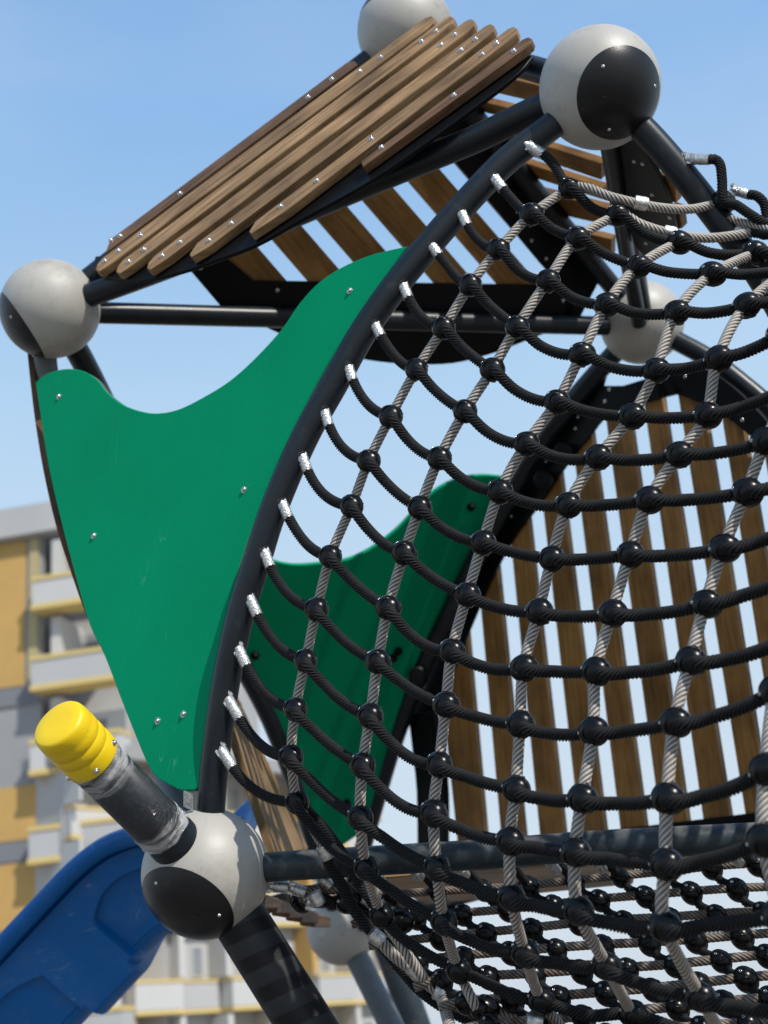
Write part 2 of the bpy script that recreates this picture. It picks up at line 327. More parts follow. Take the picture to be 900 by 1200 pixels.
def box(mb, c, ax, ay, az, mi=0):
    """centre and three half-axis vectors"""
    c = V(c); vs = [c+ax*i+ay*j+az*k for i in (-1,1) for j in (-1,1) for k in (-1,1)]
    fs = [(0,1,3,2),(4,6,7,5),(0,4,5,1),(2,3,7,6),(0,2,6,4),(1,5,7,3)]
    mb.add(vs, fs, None, mi)
def smooth_poly(pts, n=6, closed=False):
    out = cr([V((x, y, 0)) for x, y in pts], n); return [(p[0], p[1]) for p in out]
def slab(mb, front, n, th, bev=.002, mi=0, emi=None, grain=None, uvoff=None):
    """extruded polygon with a small bevel; front = world points of the face turned to the viewer, thickness goes away along -n"""
    emi = mi if emi is None else emi
    c = V((0,0,0))
    for p in front: c += p
    c /= len(front); g = grain if grain is not None else (front[1]-front[0]); g = (g - n*g.dot(n)).normalized(); h = n.cross(g)
    uo = uvoff if uvoff is not None else (random.uniform(0,20), random.uniform(0,20))
    def uvof(p, k=0.): d = p-c; return (uo[0]+d.dot(g), uo[1]+d.dot(h)+k)
    m = len(front)
    # make ccw seen from n
    ar = sum(((front[i]-c).cross(front[(i+1)%m]-c)).dot(n) for i in range(m))
    if ar < 0: front = list(reversed(front))
    def inset(pts, d):
        out = []
        for i in range(m):
            a, b, q = pts[i-1], pts[i], pts[(i+1)%m]
            e1 = (b-a).normalized(); e2 = (q-b).normalized(); n1 = n.cross(e1); n2 = n.cross(e2); s = n1+n2
            den = 1+n1.dot(n2); out.append(b + s*(d/max(den, .35)))
        return out
    fi = inset(front, bev)
    rings = [fi, [p - n*bev for p in front], [p - n*(th-bev) for p in front], [p - n*th for p in fi]]
    vs = []; uv = []
    for k, r in enumerate(rings): vs += r; uv += [uvof(p, k*.01) for p in r]
    mb.add(vs, [tuple(range(m))], uv, mi)
    off = mb.n - len(vs)
    for k in range(3):
        for i in range(m):
            mb.f.append((off+k*m+i, off+(k+1)*m+i, off+(k+1)*m+(i+1)%m, off+k*m+(i+1)%m)); mb.mi.append(emi if k == 1 else mi)
    mb.f.append(tuple(off+3*m+i for i in reversed(range(m)))); mb.mi.append(mi)

# bolt: low dome on a washer with a socket, axis +Z
def bolt_mesh(name, s=1., m='steel'):
    b = MB(); lathe(b, (0,0,-.004*s), (0,0,1), [(0,.0065*s),(.0045*s,.0066*s),(.0052*s,.0062*s),(.0052*s,.0048*s),(.0068*s,.0045*s),(.0084*s,.0034*s),(.0090*s,.0022*s),(.0090*s,.0019*s),(.0074*s,.0017*s)], 20)
    o = b.build(name, MT[m]); me = o.data; bpy.data.objects.remove(o); me.set_sharp_from_angle(angle=math.radians(40)); return me
BOLT = bolt_mesh('bolt', 1.25); BOLT_S = bolt_mesh('bolt', .95); BOLT_C = bolt_mesh('bolt', .85, 'alu'); BOLT_K = bolt_mesh('bolt', 2.3, 'plate')
def bolt(p, n, parent, me=None, name='bolt'):
    x, y, z = basis(n, V((random.uniform(-1,1), random.uniform(-1,1), random.uniform(-1,1))))
    Mx = Matrix((x, y, z)).transposed().to_4x4(); Mx.translation = p
    return inst(me or BOLT, name, Mx, parent)

# ================================================================== THE TOWER
BALL = dict(A=(703,103,3.04), L=(59,362,3.72), T=(475,37,3.82), R=(752,378,4.40), K=(241,1023,2.88), B=(400,1089,5.30))
BP = {k: P(*v) for k, v in BALL.items()}
BR = .1345
foot = BP['K'].copy(); foot.z = 0; foot.y += .9; foot.x += .3
tower = empty('climbing_tower', foot, 'black tube climbing tower with grey ball joints, slatted wood roof and green side panel', 'playground tower')

def cap_on(ball, c, dirn, ang=50, screws=3, rot=0.):
    """black disc cap on a ball joint"""
    x, y, z = basis(dirn); mb = MB(); R1 = BR+.0012; prof = []
    for i in range(0, 15):
        t = math.radians(ang*(1-i/14)); prof.append((R1*math.cos(t), max(R1*math.sin(t), 1e-4)))
    t = math.radians(ang+.6); prof.insert(0, ((BR-.004)*math.cos(t), (BR-.004)*math.sin(t)))
    lathe(mb, c, z, prof, 64)
    o = mb.build('disc_cap', MT['cap'], ball, origin=c, angle=40)
    for k in range(screws):
        a = rot+2*math.pi*k/screws; tt = math.radians(ang-12)
        d = (z*math.cos(tt)+(x*math.cos(a)+y*math.sin(a))*math.sin(tt)).normalized()
        bolt(c+d*(R1-.002), d, ball, BOLT_C)
    return o
def camdir(dx, dy, ang, c=None):   # image direction (y down) tilted ang degrees away from the viewer axis
    l = math.hypot(dx, dy) or 1; a = math.radians(ang)
    vd = (c-CP).normalized() if c is not None else FW; t = RT*(dx/l) - UP*(dy/l); t = (t - vd*t.dot(vd)).normalized()
    return t*math.sin(a) - vd*math.cos(a)
balls = {}
for k, c in BP.items():
    mb = MB(); sphere(mb, (0,0,0), BR, 64, 40)
    # fine equatorial seam
    o = mb.build('ball_joint', MT['ball'], None); o.location = c; o.rotation_euler = (random.random()*3, random.random()*3, 0); 
    o.parent = tower; o.matrix_parent_inverse = parent_inv(tower); balls[k] = o
cap_on(balls['A'], BP['A'], camdir(1,.28,27,BP['A']), 47, 3, .9)
cap_on(balls['K'], BP['K'], camdir(-.51,.87,54,BP['K']), 50, 3, .2)
cap_on(balls['L'], BP['L'], camdir(-.86,.52,84,BP['L']), 50, 3, .4)
cap_on(balls['T'], BP['T'], camdir(-.35,-.93,112,BP['T']), 50)
cap_on(balls['R'], BP['R'], camdir(.3,-.5,150), 50)
cap_on(balls['B'], BP['B'], camdir(-.3,.5,140), 50)

def pipe(pts, r=.0305, m='pipe', name='tube', seg=32):
    mb = MB(); tube(mb, pts, r, seg); mid = V(tuple(pts[len(pts)//2])); return mb.build(name, MT[m], tower, origin=mid, angle=60)
# front arc A -> K with the net ferrules
ARC = [(672,128),(640,153),(592,190),(543,241),(507,282),(464,334),(425,390),(393,448),(363,501),(339,552),(317,607),(302,655),(284,712),(271,767),(261,823),(253,883),(248,933),(245,985)]
ARC3 = interp_depth(ARC, 3.04, 2.88)
arc = pipe(curve_px(ARC3, 8), .0305)
def arc_depth(y): return 3.03 + (2.88-3.03)*min(1, max(0, (y-150)/790))
# other edges
pipe(curve_px(interp_depth([(59,362),(97,349),(200,311),(290,275),(370,241),(460,203),(557,163),(635,126),(703,103)], 3.72, 3.04)), .032)
pipe(curve_px([(59,362,3.72),(475,37,3.82)]), .030)
pipe(curve_px([(475,37,3.82),(703,103,3.04)]), .030)
pipe(curve_px([(59,365,3.72),(400,374,4.05),(752,383,4.40)]), .030)
pipe(curve_px([(475,37,3.82),(752,378,4.40)]), .030)
# A-R upright: two tubes side by side
pipe(curve_px([(703,103,3.04),(716,180,3.35),(737,310,4.0),(749,378,4.25)]), .0235, 'pipe')
pipe(curve_px([(715,110,3.10),(727,180,3.42),(746,310,4.05),(757,378,4.32)]), .0235, 'pipe')
# L -> K edge tube behind the green panel
pipe(curve_px([(61,362,3.72),(53,395,3.76),(57,450,3.78),(78,540,3.74),(116,690,3.58),(155,800,3.40),(200,920,3.14),(241,1023,2.90)]), .031, 'dull')
# A arc going down to the right
ARC5 = curve_px(interp_depth([(703,103),(760,158),(805,210),(850,268),(890,322),(930,395),(985,540),(1040,720),(1085,950)], 3.04, 2.75)); pipe(ARC5, .0305)
# R arc to the right, out of frame
RA = interp_depth([(752,378),(790,398),(830,420),(870,450),(905,482),(960,550),(1030,660),(1100,800),(1150,935)], 4.4, 3.6)
pipe(curve_px(RA), .031)
# R -> B arc
RB = interp_depth([(752,378),(735,398),(703,433),(655,490),(612,553),(565,640),(518,735),(488,800),(462,870),(438,950),(418,1020),(400,1089)], 4.4, 5.3)
pipe(curve_px(RB), .0325)
# L -> B arc
pipe(curve_px(interp_depth([(59,362),(98,425),(165,560),(235,690),(290,790),(320,850),(350,930),(378,1020),(400,1089)], 3.72, 5.3)), .034)
# lower rail K -> right
RAIL = interp_depth([(241,1023),(320,1016),(450,1008),(567,1001),(700,991),(900,981),(1085,970)], 2.88, 2.70)
pipe(curve_px(RAIL), .0305, 'rail', 'rail')
pipe(curve_px([(400,1089,5.3),(700,1010,4.4),(1150,935,3.6)]), .030, 'pipe')
# hidden far ball where right edges meet and the front right ball: real joints just outside the frame
for q in ((1150,935,3.6), (1085,960,2.73)):
    mb = MB(); sphere(mb, (0,0,0), BR, 48, 30); o = mb.build('ball_joint', MT['ball'], None); o.location = P(*q); o.parent = tower; o.matrix_parent_inverse = parent_inv(tower)
    balls[q[0]] = o; cap_on(o, P(*q), camdir(1,0,60), 50)

# ---- legs
def leg_to_ground(a, b, r, m, name='leg'):
    a = P(*a); b = P(*b); d = b-a; t = -a.z/d.z; e = a + d*t
    mb = MB(); pts = [a + (e-a)*(i/40) for i in range(41)]; tube(mb, pts, r, 40); 
    o = mb.build(name, MT[m], tower, origin=a, angle=60)
    mb = MB(); lathe(mb, V((e.x, e.y, .0)), (0,0,1), [(0,r*2),(.012,r*2),(.012,r*1.02),(.06,r*1.02)], 32); mb.build('base_flange', MT['plate'], o, origin=V((e.x,e.y,0)))
    return o
leg_to_ground((262,1047,2.88), (360,1203,2.80), .0575, 'tape')
leg_to_ground((402,1089,5.30), (459,1203,5.10), .046, 'dull')
leg_to_ground((435,1055,5.75), (488,1203,5.6), .060, 'rail')
leg_to_ground((1085,960,2.73), (1120,1203,2.70), .055, 'tape')
leg_to_ground((1150,935,3.6), (1190,1203,3.5), .055, 'tape')
# ---- stub post with yellow cap and film
a0 = BP['K']; a1 = P(67,847,2.57); ax = (a1-a0).normalized(); LN = (a1-a0).length
mb = MB(); lathe(mb, a0+ax*.09, ax, [(0,.054),(.045,.054),(.047,.0525),(LN-.19,.0525)], 48)
post = mb.build('post', MT['tape'].copy(), tower, origin=a0)
post.data.materials[0] = MT['pipe']
mb = MB(); prof = []
cl = .118
for s, r in [(0,.0540),(.004,.0570),(.030,.0572),(.036,.0548),(.042,.0572),(.056,.0574),(.062,.0548),(.068,.0572),(.080,.0576),(.086,.0562),(.092,.0572),(.104,.0562),(.111,.0550),(.1155,.0525),(cl,.0485),(cl+.0008,.030),(cl+.001,.0)]:
    prof.append((s, max(r, 1e-4)))
lathe(mb, a0+ax*(LN-cl), ax, prof, 64)
yc = mb.build('end_cap', MT['yellow'], post, origin=a1, angle=35)
x, y, z = basis(ax)
for aa in (.2, 1.4, 2.6, 3.8, 5.0):
    d = x*math.cos(aa)+y*math.sin(aa); bolt(a0+ax*(LN-cl+.015)+d*.0578, d, post, BOLT_S)
# film
mb = MB(); seg = 96; NR = 56; s0 = .165; s1 = LN-.108; vs = []; uv = []; fs = []
for i in range(NR):
    s = s0+(s1-s0)*i/(NR-1)
    for k in range(seg):
        a = 2*math.pi*k/seg
        q = noise.noise(V((math.cos(a)*2.2+s*9, math.sin(a)*2.2, s*26)))*.0022 + abs(noise.noise(V((math.cos(a)*5+s*38, math.sin(a)*5, s*46+5))))*.0035
        rr = .0540 + q + (.0025 if i in (0, NR-1) else 0); ss = s + .006*noise.noise(V((math.cos(a)*2, math.sin(a)*2, i*.2)))
        vs.append(a0+ax*ss+(x*math.cos(a)+y*math.sin(a))*rr); uv.append((1-i/(NR-1), k/seg*1.0))
for i in range(NR-1):
    for k in range(seg): fs.append((i*seg+k, i*seg+(k+1)%seg, (i+1)*seg+(k+1)%seg, (i+1)*seg+k))
mb.add(vs, fs, uv); mb.build('wrap_film', MT['film'], post, origin=a0)

# ---- green panel, front
PG = plane3(BP['L'], BP['A'], BP['K'])
gp = plane3(P(48,450,3.64), P(478,290,3.02), P(205,925,2.915))
right_edge = [(478,288),(462,310),(436,346),(408,388),(382,430),(357,476),(333,524),(311,574),(292,626),(275,680),(262,732),(250,790),(241,850),(235,905),(232,926)]
top_edge = smooth_poly([(41,447),(56,437),(78,432),(98,435),(114,445),(126,460),(144,474),(166,482),(186,484),(210,479),(240,464),(270,445),(300,418),(330,385),(350,356),(373,331),(400,313),(430,300),(455,293),(478,288)], 5)
left_edge = smooth_poly([(228,926),(212,926),(203,922),(188,914),(175,900),(160,866),(141,818),(122,768),(104,730),(84,660),(66,590),(55,538),(47,487),(41,447)], 4)
outline = top_edge[:-1] + smooth_poly(right_edge, 3)[:-1] + left_edge[:-1]
mb = MB(); slab(mb, [PL(x_, y_, gp) for x_, y_ in outline], gp[1], .016, .0022, 0, 1)
gpan = mb.build('side_panel', [MT['green'], MT['edge']], tower, origin=PL(200,600,gp), angle=35)
for q in ((69,465),(110,628),(286,574),(410,341),(185,845),(215,837)): bolt(PL(*q, gp), gp[1], gpan, BOLT)
# bracket lug at the lower end of the panel
mb = MB(); box(mb, P(221,938,2.87), RT*.010+UP*-.004, UP*.016, FW*.006); mb.build('bracket', MT['alu'], tower, origin=P(221,938,2.87), smooth=False)
# ---- green panel, back (between the two rear arcs)
gp2 = plane3(P(300,700,4.55), P(575,560,4.75), P(400,980,5.1))
top2 = smooth_poly([(262,610),(290,640),(318,656),(345,662),(378,660),(410,655),(440,640),(468,618),(492,592),(515,572),(540,561),(565,557),(592,559)], 5)
out2 = top2 + [(604,562),(565,640),(518,735),(488,800),(462,870),(445,930),(425,975),(400,992),(372,960),(345,905),(318,848),(290,790),(262,730),(240,670)]
mb = MB(); slab(mb, [PL(x_, y_, gp2) for x_, y_ in out2], gp2[1], .018, .002, 0, 0)
gpan2 = mb.build('side_panel', [MT['green']], tower, origin=PL(420,750,gp2), angle=35)
gpan2['label'] = 'dark green shaded panel behind the net'
for q in ((551,593),(298,767),(466,762),(406,940),(460,770)): bolt(PL(*q, gp2)+gp2[1]*.012, gp2[1], gpan2, BOLT_K, 'stud')

# ---- front roof
rp = plane3(BP['L'], BP['T'], BP['A'], .075)
C = [ # point, slope, left x(top), left x(bottom), right tip x, half height, material
 ((141,277.5), -.748, 126, 122, 417, 5.8),
 ((165,276), -.7437, 113, 128, 503, 7.2),
 ((169,293), -.7508, 137, 153, 526, 7.2),
 ((211,284), -.7549, 173, 193, 550, 7.2),
 ((271,262), -.7546, 223, 244, 573, 7.2),
 ((371,212), -.7629, 291, 316, 600, 7.2),
 ((447,173), -.7300, 421, 430, 617, 6.2)]
mb = MB(); roof_b = []
for i, (p0, sl_, xl, xb, xr, hh) in enumerate(C):
    f = lambda x_: p0[1] + sl_*(x_-p0[0])
    pts = [(xl+3, f(xl+3)-hh), (xl-2, f(xl-2)-hh*.2)]
    if i == 0: pts = [(xl+6, f(xl+6)-hh), (xl+1, f(xl+1)-hh*.3), (xl-3, f(xl-3)+hh)]
    elif i == 6: pts = [(xl+2, f(xl+2)-hh*.2), (xl+4, f(xl+4)+hh)]
    else: pts = [(xl+7, f(xl+7)-hh), (xl+1, f(xl+1)-hh*.55), (xl-1, f(xl-1)+hh*.1), (xl+3, f(xl+3)+hh*.75), (xb+3, f(xb+3)+hh)]
    if i == 5: pts = [(xl+8, f(xl+8)-hh), (xl+1, f(xl+1)-hh*.1), (xl+3, f(xl+3)+hh*.4), (xb+22, f(xb+22)+hh)]
    if i == 4: pts = [(xl+8, f(xl+8)-hh), (xl-1, f(xl-1)-hh*.1), (xl+1, f(xl+1)+hh*.5), (xb+2, f(xb+2)+hh)]
    if i == 0: pts += [(xr+2, f(xr+2)+hh), (xr-2, f(xr-2)-hh*.2), (xr-10, f(xr-10)-hh)]
    else: pts += [(xr-2, f(xr-2)+hh), (xr+5, f(xr+5)+hh*.75), (xr+6, f(xr+6)+hh*.1), (xr+2, f(xr+2)-hh*.65), (xr-5, f(xr-5)-hh)]
    fr = [PL(x_, y_, rp) for x_, y_ in pts]
    g = PL(500, f(500), rp) - PL(200, f(200), rp)
    slab(mb, fr, rp[1], .022, .0012, 1 if i in (0, 6) else 0, None, g)
roof = mb.build('slat_roof', [MT['wood'], MT['wood_old']], tower, origin=PL(350,180,rp), angle=22)
roof['label'] = 'sunlit slatted wood roof face with steel bolts'
for q in ((130,282),(141,277),(211,227),(361,114),(389,93),
          (123,306),(139,294),(165,276),(422,84),(446,67),(511,37-0),
          (151,307),(169,293),(494,49),(533,41),
          (190,300),(211,284),(517,53),(557,46),
          (245,282),(271,262),(540,59),(582,51),
          (329,242),(371,212),(565,64),(435,163),
          (602,60),(532,112),(447,173)):
    bolt(PL(*q, rp), rp[1], roof, BOLT)
# roof rim plate under the slats, following the lower edge
rp2 = shift(rp, -.026)
rim = smooth_poly([(108,312),(128,325),(165,328),(212,318),(256,303),(300,286),(352,257),(402,230),(452,200),(520,152),(600,92),(624,66)], 4)
inner = [(604,58),(500,130),(400,205),(300,262),(215,295),(150,300),(112,300)]
mb = MB(); slab(mb, [PL(x_, y_, rp2) for x_, y_ in rim+inner], rp2[1], .010, .001)
mb.build('rim_plate', MT['plate'], tower, origin=PL(350,260,rp2), angle=35)
mb = MB()
for a_, b_ in (((380,100),(512,160)),): pass

# ---- rear roof seen from below (L, R, T)
bp = plane3(BP['L'], BP['R'], BP['T'], -.055)
mb = MB()
gaps = [(306,281),(362,260),(417,238),(471,216),(524,195)]
def gy(x): return 281 + (195-281)*(x-306)/(524-306)
edges_x = [252+54.5*k for k in range(8)]
for k in range(6):
    x0 = 252+54.5*k+9.5; x1 = 252+54.5*(k+1)-9.0
    def ln(x, t): y0 = gy(x); return (x+t*.865, y0+t)
    tt0 = -40-5*k; tt1 = (62, 75, 92, 108, 128, 120)[k]
    fr = [PL(*ln(x0, tt0), bp), PL(*ln(x0, tt1), bp), PL(*ln(x1, tt1+22), bp), PL(*ln(x1, tt0), bp)]
    slab(mb, fr, bp[1], .022, .002, 0, None, fr[1]-fr[0])
rr = mb.build('slat_roof', MT['wood_under'], tower, origin=PL(450,250,bp), angle=30)
rr['label'] = 'rear slatted roof face seen from below'
bp2 = shift(bp, .012)
def plate(poly, pl, th=.010, name='mounting_plate', m='plate', bolts=(), bm=None):
    mb = MB(); slab(mb, [PL(x_, y_, pl) for x_, y_ in poly], pl[1], th, .001)
    c = PL(*poly[0], pl); o = mb.build(name, MT[m], tower, origin=c, angle=35)
    for q in bolts: bolt(PL(*q, pl), pl[1], o, bm or BOLT_S)
    return o
plate([(224,318),(262,299),(298,329),(640,334),(672,345),(672,372),(270,372)], bp2, bolts=((235,314),(325,340),(623,349),(660,352)))
plate([(500,120),(533,190),(573,236),(633,308),(662,340),(662,372),(680,372),(702,330),(640,235),(590,175),(560,118)], bp2, bolts=((623,282),(640,303),(577,212),(606,248)))
bp3 = plane3(P(310,380,4.0), P(650,385,4.3), P(480,430,4.3))
plate(smooth_poly([(300,378),(330,392),(380,410),(430,422),(480,427),(530,426),(575,415),(610,402),(645,388),(662,378)], 4)+[(480,372)], bp3, .02)

# ---- third roof face (A, R, T): slats seen through the frame, plate on the right
tp = plane3(BP['A'], BP['R'], BP['T'], -.03)
mb = MB()
for poly in ([(560,84),(645,104),(645,124),(560,104)], [(560,118),(650,141),(650,152),(560,130)],
             [(590,156),(704,192),(704,211),(590,172)], [(590,183),(706,221),(706,234),(590,197)],
             [(630,224),(716,246),(716,265),(630,246)], [(640,262),(716,281),(716,300),(650,284)],
             [(758,176),(773,181),(775,197),(763,193)], [(772,204),(783,208),(791,220),(792,238),(782,236)], [(785,243),(796,247),(799,268),(788,270)]):
    fr = [PL(x_, y_, tp) for x_, y_ in poly]; slab(mb, fr, tp[1], .022, .002, 0, None, fr[1]-fr[0])
mb.build('slat_roof', MT['wood_under'], tower, origin=PL(660,200,tp), angle=30)['label'] = 'third roof face, slats behind the upright'
tp2 = shift(tp, .015)
plate([(722,160),(744,160),(757,180),(770,202),(781,226),(788,250),(793,275),(791,292),(775,300),(757,304),(742,285),(730,230)], tp2, bolts=((743,189),(753,192),(764,228),(785,255),(757,285)))

# ---- rear slatted side panel (R, B, right)
sp = plane3(P(*BALL['R']), P(*BALL['B']), P(1150,935,3.6), .0)
mb = MB()
G = [((498,720),(526,985)), ((549,660),(577,975)), ((586,607),(622,970)), ((628,607),(669,970)), ((672,607),(717,970)), ((716,607),(765,970)), ((764,607),(815,965)), ((808,607),(863,950)), ((855,607),(908,940)), ((899,607),(955,930)), ((944,607),(1003,920)), ((990,620),(1050,915))]
def gx(g, y): (xa, ya), (xb, yb) = g; return xa+(xb-xa)*(y-ya)/(yb-ya)
tops = [735,640,575,520,472,452,450,452,475,505,555]
for i in range(len(G)-1):
    yt = tops[i]; yb = 992-.09*(gx(G[i],970)-540)
    gw = 9.5
    fr = [PL(gx(G[i],yt)+gw, yt, sp), PL(gx(G[i],yb)+gw, yb, sp), PL(gx(G[i+1],yb)-gw, yb, sp), PL(gx(G[i+1],yt)-gw, yt, sp)]
    slab(mb, fr, sp[1], .026, .002, 0, 1, fr[1]-fr[0])  # slat edges get the tan wood: sunlit edge highlights put into the colour
mb.build('slat_wall', [MT['wood_under'], MT['wood_tan']], tower, origin=PL(700,750,sp), angle=30)['label'] = 'upright wood slats behind the net'
sp2 = shift(sp, .014)
pts_l = smooth_poly([(735,405),(703,437),(655,494),(612,557),(565,644),(518,739),(488,804),(478,840)], 4)
pts_r = smooth_poly([(507,835),(524,800),(551,735),(575,680),(602,630),(628,596),(667,540),(690,512),(710,488),(740,476),(772,467)], 4)
o = plate(pts_l + pts_r + [(800,460),(790,432),(770,432),(756,444),(730,452),(706,452),(712,430)], sp2, .012,
  bolts=((714,456),(709,470),(677,489),(674,502),(640,541),(637,553),(601,593),(599,605),(568,637),(529,723),(531,740),(531,722),(497,805)))
plate(smooth_poly([(478,836),(483,879),(488,928),(489,990)],3)+smooth_poly([(520,990),(520,930),(515,878),(507,834)],3), shift(sp,.03), .03)
plate(smooth_poly([(770,432),(792,426),(820,430),(852,448),(885,478),(912,512),(960,590)],3)+smooth_poly([(940,590),(905,535),(880,512),(850,488),(815,470),(790,462),(772,466)],3), sp2, .012, bolts=((803,441),(835,462),(870,492)))
plate([(520,992),(700,975),(905,950),(1000,935),(1000,955),(905,972),(700,993),(520,1008)], shift(sp,.01), .012, bolts=((893,962),(892,953)))
# bracket blobs where plate meets the arc (dark clamps)
for q in ((660,530,4.55),(490,792,4.9),(636,563,4.6)):
    mb = MB(); lathe(mb, P(*q), -FW, [(-.02,.034),(.01,.034),(.016,.028),(.018,.0001)], 24); mb.build('clamp', MT['plate'], tower, origin=P(*q), angle=35)

# ---- left side slatted wall seen edge on (L, K, B)
mb = MB()
for k in range(7):
    dz = .19*k
    a = P(331+4.3*k, 1003-1.2*k, 3.25+dz); b = P(262+2.5*k, 800+4*k, 3.35+dz); c = P(120+3*k, 560+6*k, 3.55+dz); d = P(125+3*k, 540+3*k, 3.62+dz)
    for s_, e_ in ((a, b), (b, c), (c, d)):
        t_ = (e_-s_).normalized(); wv = (FW - t_*FW.dot(t_)).normalized(); nn = t_.cross(wv)
        if nn.dot(CP-s_) < 0: nn = -nn
        fr = [s_-wv*.082, s_+wv*.082, e_+wv*.082, e_-wv*.082]; slab(mb, fr, nn, .020, .002, 0, None, t_)
mb.build('slat_wall', MT['wood_tan'], tower, origin=P(331,1003,3.3), angle=30)['label'] = 'narrow view of tan slats left of the green rear panel'
# brown edge board that follows the left rim of the green panel
tr = interp_depth([(34,400),(38,440),(44,490),(52,540),(62,588),(73,630),(87,672),(102,714),(116,746),(130,770),(150,810),(175,868)], 3.80, 3.25)
mb = MB(); pts = curve_px(tr, 6)
vs = []; uv = []
for i, p in enumerate(pts):
    p = V(tuple(p)); wv = RT*.0075
    vs += [p-wv, p+wv, p+wv+FW*.09, p-wv+FW*.09]; uv += [(i*.02,0),(i*.02,.02),(i*.02,.1),(i*.02,.12)]
fs = [(i*4+k, (i+1)*4+k, (i+1)*4+(k+1)%4, i*4+(k+1)%4) for i in range(len(pts)-1) for k in range(4)] + [(0,1,2,3), tuple((len(pts)-1)*4+k for k in (3,2,1,0))]
mb.add(vs, fs, uv); mb.build('edge_board', MT['wood_old'], tower, origin=V(tuple(pts[20])), smooth=False)

# ---- deck under the rail
dk = (V((0,0,1.955)), V((0,0,-1)))
mb = MB()
def dpoly(poly, th=.035, mi=0):
    fr = [PL(x_, y_, dk) for x_, y_ in poly]; slab(mb, fr, V((0,0,-1)), th, .003, mi, None, fr[1]-fr[0])
dpoly([(445,1030),(600,1017),(745,1010),(744,1024),(620,1034),(470,1045)])
dpoly([(470,1047),(620,1036),(744,1026),(742,1036),(640,1046),(500,1060)])
mb.build('deck_board', MT['wood_tan'], tower, origin=PL(600,1030,dk), angle=30)
mb = MB()
for k in range(5):
    x0 = 311+k*15; y0 = 1048+k*5.5
    a_ = P(x0, y0, 3.05+k*.3); b_ = P(x0+17, y0+4.5, 3.35+k*.3); c_ = P(x0+17, y0+17, 3.35+k*.3); d_ = P(x0-2, y0+17, 3.05+k*.3)
    n_ = (b_-a_).cross(d_-a_).normalized(); n_ = n_ if n_.dot(CP-a_) > 0 else -n_
    slab(mb, [a_, b_, c_, d_], n_, .05, .004, 0, None, b_-a_)
mb.build('edge_board', MT['wood_old'], tower, origin=P(340,1060,3.4), angle=30)['label'] = 'weathered board ends beside the lower ball joint'
mb = MB(); box(mb, P(345,1052,3.7), RT*.10-UP*.05+FW*.3, UP*.012, FW*.06+RT*.02); mb.build('edge_board', MT['plate'], tower, origin=P(345,1052,3.7), smooth=False)

# ================================================================== NETS
net = empty('climbing_net', P(600,700,2.6), 'steep net of black and grey ropes hung from the front curved tube', 'climbing net')
# rope connector
def connector_mesh():
    b = MB(); sphere(b, (0,0,0), 1, 36, 24, 0, (.0275,.0225,.0240))
    # arch lip where the rope leaves, collars where the grey rope passes, rivet
    def ring(c, axn, R, r, mi=0, s=26, q=8):
        x, y, z = basis(axn); vs = []; fs = []
        for i in range(s):
            a = 2*math.pi*i/s
            for k in range(q):
                t = 2*math.pi*k/q; d = x*math.cos(a)+y*math.sin(a); vs.append(V(c)+d*(R+r*math.cos(t))+z*(r*math.sin(t)))
        for i in range(s):
            for k in range(q): fs.append((i*q+k, ((i+1)%s)*q+k, ((i+1)%s)*q+(k+1)%q, i*q+(k+1)%q))
        b.add(vs, fs, None, mi)
    ring((.003,-.0155,0), (.55,-.84,0), .0128, .0024)
    x_ = [(.0279*math.cos(a_), 0, .0244*math.sin(a_)) for a_ in np.linspace(0, 2*math.pi, 40)]
    tube(b, x_, .0007, 6)
    ring((0,.004,.0195), (0,0,1), .0112, .0022); ring((0,.004,-.0195), (0,0,1), .0112, .0022)
    ring((-.0203,-.0136,.0055), (-.66,-.72,.2), .0026, .0010, 1, 16, 6)
    lathe(b, (-.0203,-.0136,.0055), (-.66,-.72,.2), [(-.004,.0020),(.0003,.0020)], 12, 0)
    o = b.build('connector', [MT['knot'], MT['steel']]); me = o.data; bpy.data.objects.remove(o); return me
CONN = connector_mesh()
def ferrule_mesh(L=.043, r=.0118):
    b = MB(); pr = [(0,r*.55),(.002,r*.72),(.010,r*.74),(.0105,r*1.0),(.020,r*1.06),(.0205,r*.96),(.024,r*.96),(.0245,r*1.05),(.034,r*1.0),(L-.001,r*.98),(L,r*.80)]
    lathe(b, (0,0,0), (0,0,1), pr, 14)
    for s in (-1, 1): box(b, (0, s*r*.78, .003), V((r*.45,0,0)), V((0,r*.22,0)), V((0,0,.010)))
    lathe(b, V((0,-r*1.2,-.001)), (0,1,0), [(0,r*.32),(r*2.4,r*.32)], 10)
    # crumpled thin film around the crimp
    seg = 26; vs = []; fs = []; NR = 12
    for i in range(NR):
        z = .002+(L-.002)*i/(NR-1)
        for k in range(seg):
            a = 2*math.pi*k/seg; q = noise.noise(V((math.cos(a)*3, math.sin(a)*3, z*160)))
            rr = r*1.10 + .0016*q + .0008*noise.noise(V((math.cos(a)*9, math.sin(a)*9, z*500))); vs.append((rr*math.cos(a), rr*math.sin(a), z))
    for i in range(NR-1):
        for k in range(seg): fs.append((i*seg+k, i*seg+(k+1)%seg, (i+1)*seg+(k+1)%seg, (i+1)*seg+k))
    b.add(vs, fs, [(.3+i/NR*.5, k/seg) for i in range(NR) for k in range(seg)], 1)
    o = b.build('ferrule', [MT['alu'], MT['film']]); me = o.data; bpy.data.objects.remove(o); me.set_sharp_from_angle(angle=math.radians(35)); return me
FERR = ferrule_mesh()
